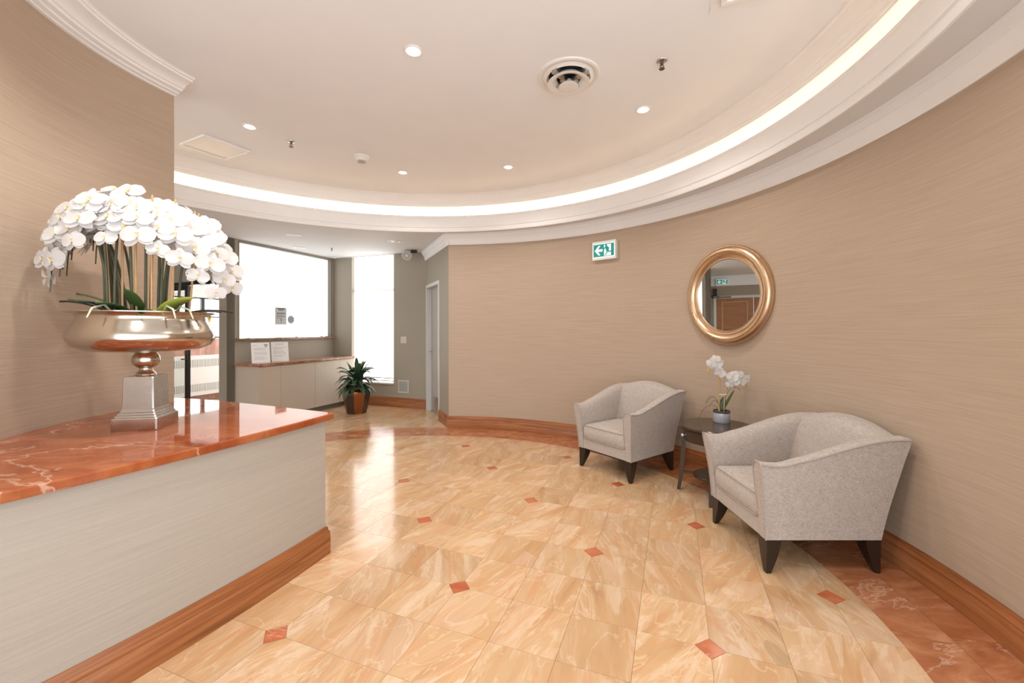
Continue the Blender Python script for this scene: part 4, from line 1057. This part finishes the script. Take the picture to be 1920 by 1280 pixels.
PO = Vector((1.80, 3.62, TZ))
so_ = thing('potted_orchid', 'small white orchid in a silver pot on the side table', 'plant', PO)
MB().lathe([(0.0, 0.0), (0.064, 0.0), (0.067, 0.004), (0.067, 0.078), (0.0665, 0.08), (0.06, 0.08), (0.0, 0.07)], 40, PO).build('pot', POTS, so_, smooth=40)
MB().lathe([(0.0665, 0.0802), (0.0675, 0.082), (0.0675, 0.10), (0.063, 0.10), (0.06, 0.088), (0.0, 0.086)], 40, PO).build('pot_rim', POTR, so_, smooth=40)
rng = random.Random(9)
for bx, apx, endx, pk, ez, nf, ph in ((-0.022, -0.02, -0.14, 0.60, 0.44, 6, 0), (0.02, 0.05, 0.20, 0.46, 0.31, 8, 1)):
    P = (PO + Vector((bx, 0, 0.08)), PO + Vector((bx - 0.0, -0.01, pk * 0.62)), PO + Vector((apx, -0.03, pk + 0.05)), PO + Vector((endx, -0.04, ez)))
    MB().tube([bez(P, k / 16) for k in range(17)], [0.007 - 0.004 * k / 16 for k in range(17)], 6).build('stem', STEMB, so_, smooth=60)
    for k in range(nf):
        t_ = 0.5 + 0.42 * k / (nf - 1); p_ = bez(P, t_)
        put_flower(so_, p_ + Vector((rng.uniform(-.012, .012), -0.025, 0.022 * (1 if k % 2 else -1))), (rng.uniform(-.6, .6) - 0.2, -1, rng.uniform(-.1, .5)), rng.uniform(.72, .95), rng.uniform(-.5, .5), k + ph)
    for k in range(4):
        t_ = 0.93 + 0.023 * k; p_ = bez(P, min(1, t_)) + Vector((rng.uniform(-.012, .012), -0.01, -0.012 * k * 0.6))
        m = MB(); r_ = 0.011 - 0.0015 * k; m.lathe([(0.0, -1.2 * r_), (r_ * .8, -.6 * r_), (r_, 0), (r_ * .7, .8 * r_), (0, 1.3 * r_)], 8, p_); m.build('bud', BUDG, so_, smooth=60)
MB().obox(PO + Vector((-0.03, -0.03, 0.235)), (0.06, 0, 0), (0, 0.012, 0), (0, 0, 0.006)).build('clip', WHITEP, so_)
strap_leaf(so_, PO + Vector((0.015, 0.01, 0.085)), (0.9, -0.25, 0), 0.09, 0.085, 0.2, simple('glossy_green', (0.03, 0.11, 0.015), 0.25), up=2.2)
strap_leaf(so_, PO + Vector((-0.0, 0.02, 0.085)), (0.5, 0.3, 0), 0.06, 0.06, 0.2, LEAF, up=2.2)
for dx, dy, L, h_ in ((-1, -.1, .13, .13), (-1, -.4, .12, .10), (-.8, .3, .10, .12), (-1, .1, .17, .07), (1, -.2, .13, .19), (1, .1, .11, .20)):
    d_ = Vector((dx, dy, 0)).normalized(); b_ = PO + UP * 0.085
    drop = -0.075 if h_ == .07 else (h_ * .55 if dx < 0 else h_)
    MB().tube([bez((b_, b_ + d_ * L * .35 + UP * h_ * 1.25, b_ + d_ * L * .8 + UP * h_ * 1.3, b_ + d_ * L * 1.15 + UP * drop), k / 10) for k in range(11)], 0.0016, 5).build('grass_blade', STEMG, so_, smooth=60)

# ------------------------------------------------------------------ dracaena in the panelled pot
PP = Vector((-2.56, 6.93, 0))
pl = thing('potted_dracaena', 'leafy green plant in a faceted copper and brown pot by the cabinet', 'plant', PP, math.radians(10))
prof = [(0.155, 0.0), (0.16, 0.01), (0.185, 0.12), (0.21, 0.25), (0.222, 0.32), (0.222, 0.35), (0.20, 0.375), (0.165, 0.39), (0.16, 0.40), (0.178, 0.41), (0.178, 0.42), (0.15, 0.42), (0.145, 0.39)]
NP = 8
for mi, mt in ((0, COPPER), (1, DARKGLAZE)):
    for k in range(mi, NP, 2):
        a0, a1 = 2 * pi * k / NP, 2 * pi * (k + 1) / NP
        m = MB(); m.sweep([[(r_ * math.cos(a), r_ * math.sin(a), z) for r_, z in prof] for a in (a0, a1)], 0); m.build('pot_panel', mt, pl, smooth=50, world=False)
MB().disc((0, 0, 0.385), 0.15, 16).build('soil', SOIL, pl, world=False)
rng = random.Random(3)
def dr_leaf(L, W, up, dr):
    m = MB(); vs = []; fs = []; seg = 7
    for j in range(seg + 1):
        t_ = j / seg; hw = W / 2 * (math.sin(pi * (0.10 + 0.88 * t_)) ** 0.8) * (1 if j < seg else 0.05)
        x = L * t_ * (1 - 0.12 * t_); z = L * (up * t_ - dr * t_ * t_)
        vs += [(x, -hw, z + hw * 0.35), (x, 0, z), (x, hw, z + hw * 0.35)]
    for j in range(seg):
        for i in range(2): a = j * 3 + i; fs.append((a, a + 1, a + 4, a + 3))
    m.add(vs, fs); o_ = m.build('leaf', LEAF, smooth=60); d_ = o_.data; bpy.data.objects.remove(o_); return d_
LM = [dr_leaf(0.40, 0.105, 0.55, 0.85), dr_leaf(0.42, 0.11, 0.95, 0.95), dr_leaf(0.38, 0.11, 1.35, 0.85), dr_leaf(0.34, 0.105, 2.0, 0.6)]
for ring_, (nl, z0) in enumerate(((16, 0.42), (15, 0.46), (13, 0.50), (8, 0.52))):
    for k in range(nl):
        o_ = bpy.data.objects.new('leaf', LM[ring_]); COL.objects.link(o_); o_.parent = pl
        o_.location = (0, 0, z0 + rng.uniform(-.015, .02)); s_ = rng.uniform(.82, 1.05) * (0.72 if ring_ == 3 else 1); o_.scale = (s_, s_, s_)
        o_.rotation_euler = (rng.uniform(-.2, .2), rng.uniform(-.12, .12), 2 * pi * (k + 0.5 * (ring_ % 2)) / nl + rng.uniform(-.15, .15))
        if ring_ == 3 and k in (1, 4):
            o_.data = LM[3].copy(); o_.data.materials.clear(); o_.data.materials.append(LEAFY)
MB().tube([(0, 0, 0.386), (0, 0, 0.6)], 0.022, 8).build('trunk', STEMB, pl, world=False)

# ------------------------------------------------------------------ ceiling fittings
def ceil_pt(px, py, z):
    Zd = (z - HCAM) * FPX / (HORIZON - py); return Vector(((px - 960) * Zd / FPX, Zd, z))
def downlight(p, label, on=True, group=None, r=0.058, power=1.0):
    t = thing('downlight', label, 'downlight', p, 0, group)
    MB().lathe([(r * 1.0, -0.0005), (r * 1.02, -0.006), (r * 0.96, -0.008), (r * 0.76, -0.006), (r * 0.70, -0.002), (r * 0.62, -0.0008)], 28, p).build('trim_ring', TRIMW, t, smooth=40)
    m = MB(); m.lathe([(0.0, -0.010), (r * 0.3, -0.0095), (r * 0.55, -0.005), (r * 0.62, -0.0009)], 20, p)
    m.build('lens', BULB if on else LENSOFF, t, smooth=60)
    if on:
        lampobj('lamp', 'SPOT', p - UP * 0.03, t, energy=DOWNLIGHT_W * 4 * power, color=(1.0, 0.94, 0.88), spot_size=math.radians(150), spot_blend=0.6, shadow_soft_size=0.04)
    return t
dn_ = [((775, 95), 'lit round downlight in the middle of the round ceiling, near the air diffuser'), ((468, 237), 'lit round downlight beside the square ceiling panel'), ((1206, 205), 'lit round downlight between the air diffuser and the cove'),
       ((755, 323), 'lit round downlight close to the cove beside the smoke detector'), ((953, 313), 'lit round downlight close to the cove, alone above the far curved wall')]
for (x, y), lab in dn_: downlight(ceil_pt(x, y, Z_CEIL), lab, group='lit downlights in the round ceiling')
for x, y, lab in ((0.95, 1.45, 'added fill downlight, out of view, next to the square raised hatch'), (-1.35, 1.75, 'added fill downlight, out of view, above the far half of the reception counter'), (-1.25, 0.75, 'added fill downlight, out of view, above the near end of the reception counter')): downlight(Vector((x, y, Z_CEIL)), lab, power=1.6 if x < 0 else 1.0, group='lit downlights in the round ceiling')  # out-of-view lamps added as fill for the left wall, counter and foreground
for (x, y), lab in (((551, 440), 'unlit downlight in the low alcove ceiling nearest the cove'), ((562, 464), 'unlit downlight in the low alcove ceiling by the frosted window'), ((740, 452), 'unlit downlight in the low alcove ceiling above the tall blind')):
    downlight(ceil_pt(x, y, Z_SOF), lab, on=False, group='unlit downlights in the alcove ceiling', r=0.10)
def sprinkler(p, label, s=1.0):
    t = thing('sprinkler', label, 'sprinkler', p)
    MB().lathe([(0.036 * s, -0.0005), (0.034 * s, -0.006), (0.016 * s, -0.010), (0.0, -0.010)], 20, p).build('escutcheon', STEEL, t, smooth=40)
    m = MB(); m.tube([p - UP * 0.009, p - UP * 0.028 * s], 0.010 * s, 8)
    for sx in (-1, 1): m.tube([p - UP * 0.02 * s, p + Vector((sx * 0.013 * s, 0, -0.034 * s)), p - UP * 0.05 * s], 0.0035 * s, 6)
    m.lathe([(0.0, -0.05 * s), (0.018 * s, -0.05 * s), (0.018 * s, -0.054 * s), (0, -0.054 * s)], 12, p)
    m.build('head', simple('sprinkler_brass', (0.16, 0.12, 0.09), 0.35, 0.8), t)
sprinkler(ceil_pt(1241, 114, Z_CEIL), 'metal sprinkler head in the round ceiling right of the air diffuser')
sprinkler(ceil_pt(546, 265, Z_CEIL), 'metal sprinkler head in the round ceiling between downlight and smoke detector')
sprinkler(ceil_pt(622, 465, Z_SOF), 'small dark sprinkler head in the low alcove ceiling', 0.8)
p = ceil_pt(678, 293, Z_CEIL)
t = thing('smoke_detector', 'white smoke detector on the round ceiling', 'smoke detector', p)
MB().lathe([(0.075, -0.0005), (0.075, -0.012), (0.065, -0.022), (0.0, -0.022)], 28, p).build('base', WHITEP, t, smooth=40)
MB().lathe([(0.062, -0.0225), (0.052, -0.045), (0.046, -0.05), (0.0, -0.05)], 28, p).build('body', WHITEP, t, smooth=40)
MB().lathe([(0.040, -0.0505), (0.040, -0.062), (0.032, -0.068), (0.0, -0.069)], 28, p).build('sensor', GREYM, t, smooth=40)
# round air diffuser
p = ceil_pt(1066, 143, Z_CEIL)
t = thing('air_diffuser', 'round white air diffuser with nested cones on the ceiling', 'air diffuser', p)
MB().lathe([(0.215, -0.0005), (0.213, -0.010), (0.205, -0.014), (0.185, -0.012), (0.176, -0.003)], 56, p).build('outer_ring', WHITEP, t, smooth=40)
MB().lathe([(0.0, -0.0008), (0.135, -0.0008)], 48, p).build('duct', DARK, t)
MB().lathe([(0.135, -0.001), (0.15, -0.02), (0.178, -0.006)], 48, p).build('throat', WHITEP, t, smooth=50)
MB().lathe([(0.10, -0.012), (0.118, -0.03), (0.143, -0.05), (0.146, -0.055), (0.141, -0.057), (0.110, -0.047), (0.086, -0.03), (0.08, -0.020)], 48, p).build('cone', WHITEP, t, smooth=50)
MB().lathe([(0.03, -0.03), (0.046, -0.052), (0.066, -0.070), (0.068, -0.075), (0.063, -0.077), (0.035, -0.074), (0.0, -0.074)], 40, p).build('inner_cone', WHITEP, t, smooth=50)
m = MB()
for k in range(4):
    a = math.radians(45 + 90 * k); d_ = Vector((math.cos(a), math.sin(a), 0)); s_ = Vector((-d_.y, d_.x, 0))
    m.obox(p + d_ * 0.07 - s_ * 0.022 - UP * 0.04, d_ * 0.085, s_ * 0.044, UP * 0.032)
    m.obox(p + d_ * 0.02 - s_ * 0.018 - UP * 0.06, d_ * 0.05, s_ * 0.036, UP * 0.03)
m.build('bracket', STEEL, t)
# square access panel
c4 = [ceil_pt(x, y, Z_CEIL) for x, y in ((380, 251), (470, 282), (427, 300), (338, 268))]; cen = sum(c4, Vector()) / 4
e1 = ((c4[1] - c4[0]) + (c4[2] - c4[3])).normalized(); e2 = Vector((-e1.y, e1.x, 0))
t = thing('ceiling_panel', 'flat square access panel in the ceiling near the cove', 'access panel', cen)
def sq_frame(o, a, b_, h_, w_, th):
    m = MB()
    m.obox(o - a * h_ - b_ * h_ - UP * th, a * 2 * h_, b_ * w_, UP * th); m.obox(o - a * h_ + b_ * (h_ - w_) - UP * th, a * 2 * h_, b_ * w_, UP * th)
    m.obox(o - a * h_ - b_ * (h_ - w_) - UP * th, a * w_, b_ * 2 * (h_ - w_), UP * th); m.obox(o + a * (h_ - w_) - b_ * (h_ - w_) - UP * th, a * w_, b_ * 2 * (h_ - w_), UP * th)
    return m
cz = cen - UP * 0.0005
sq_frame(cz, e1, e2, 0.21, 0.022, 0.014).build('frame', TRIMW, t, bevel=0.002)
MB().obox(cz - e1 * 0.185 - e2 * 0.185 - UP * 0.006, e1 * 0.37, e2 * 0.37, UP * 0.006).build('panel', TRIMW, t)
# square fitting whose corner shows at the top of the picture
pc = ceil_pt(1331, 24, Z_CEIL); e1 = Vector((0.922, -0.386, 0)); e2 = Vector((-0.386, -0.922, 0))
cen = pc + e1 * 0.24 + e2 * 0.24
t = thing('ceiling_hatch', 'square white raised hatch with a flat flange beside the cove', 'access panel', cen)
cz = cen - UP * 0.0005
sq_frame(cz, e1, e2, 0.24, 0.05, 0.004).build('flange', TRIMW, t, bevel=0.001)
sq_frame(cz, e1, e2, 0.19, 0.03, 0.022).build('frame', TRIMW, t, bevel=0.003)
MB().obox(cz - e1 * 0.16 - e2 * 0.16 - UP * 0.012, e1 * 0.32, e2 * 0.32, UP * 0.012).build('lid', TRIMW, t)
# slot diffuser at the end wall, round security camera
m = MB(); m.obox(uv(-5.9, VE - 0.11, Z_SOF - 0.008), U * 1.55, V * 0.085, UP * 0.0075)
t = thing('slot_diffuser', 'white linear slot diffuser in the alcove ceiling above the tall blind', 'air diffuser', uv(-5.1, VE - 0.07, Z_SOF - 0.008))
m.build('frame', WHITEP, t)
m = MB(); m.obox(uv(-5.87, VE - 0.085, Z_SOF - 0.0095), U * 1.49, V * 0.03, UP * 0.0014); m.build('slot', DARK, t)
p = Vector((-1.76, 7.05, Z_SOF))
t = thing('security_camera', 'round grey security camera on the alcove ceiling beside the crown moulding', 'camera', p)
m = MB(); m.obox(p + Vector((0.07, -0.03, -0.05)), (0.10, 0, 0), (0, 0.06, 0), (0, 0, 0.0495)); m.build('bracket', BRONZE, t, bevel=0.004)
d_ = Vector((0.15, -1, -0.35)).normalized(); ax_ = Vector((1, 0.15, 0)).normalized(); up_ = ax_.cross(d_).normalized()
o = p + Vector((0.0, 0, -0.088))
disc_on(o - d_ * 0.05, ax_, up_, d_, 0.082, 0.07, 32).build('housing', IVORY, t, smooth=40)
disc_on(o + d_ * 0.02, ax_, up_, d_, 0.066, 0.006, 32).build('face', GREYM, t, smooth=40)
disc_on(o + d_ * 0.026, ax_, up_, d_, 0.022, 0.008, 20).build('lens', simple('lens_glass', (0.75, 0.76, 0.76), 0.1), t, smooth=40)

# ------------------------------------------------------------------ end wall fittings
def on_end(px, py):
    a = (px - 960) / FPX; Zd = VE / (a * V.x + V.y); return Zd * (a * U.x + U.y), HCAM + (HORIZON - py) * Zd / FPX
u0, z0 = on_end(757, 637)
t = thing('light_switch', 'ivory double light switch plate beside the tall blind', 'switch', uv(u0, VE, z0))
MB().obox(uv(u0 - 0.06, VE - 0.006, z0 - 0.058), U * 0.12, V * 0.0055, UP * 0.116).build('plate', IVORY, t, bevel=0.002)
for k in (-1, 1): MB().obox(uv(u0 + k * 0.025 - 0.014, VE - 0.012, z0 - 0.032), U * 0.028, V * 0.0058, UP * 0.064).build('rocker', IVORY, t, bevel=0.002)
u0, z0 = on_end(757, 724.5)
t = thing('wall_grille', 'square return air grille low on the wall under the switch', 'vent', uv(u0, VE, z0))
m = MB()
for (x0, x1, y0, y1) in ((-.115, .115, .085, .115), (-.115, .115, -.115, -.085), (-.115, -.085, -.085, .085), (.085, .115, -.085, .085)): m.obox(uv(u0 + x0, VE - 0.012, z0 + y0), U * (x1 - x0), V * 0.0115, UP * (y1 - y0))
m.build('frame', simple('grille_frame', (0.52, 0.48, 0.41), 0.5), t, bevel=0.002)
MB().obox(uv(u0 - 0.085, VE - 0.003, z0 - 0.085), U * 0.17, V * 0.0025, UP * 0.17).build('backing', GREYM, t)
for k in range(9): MB().obox(uv(u0 - 0.085, VE - 0.010, z0 - 0.082 + k * 0.019), U * 0.17, V * 0.006, UP * 0.009).build('louvre', GREYM, t)
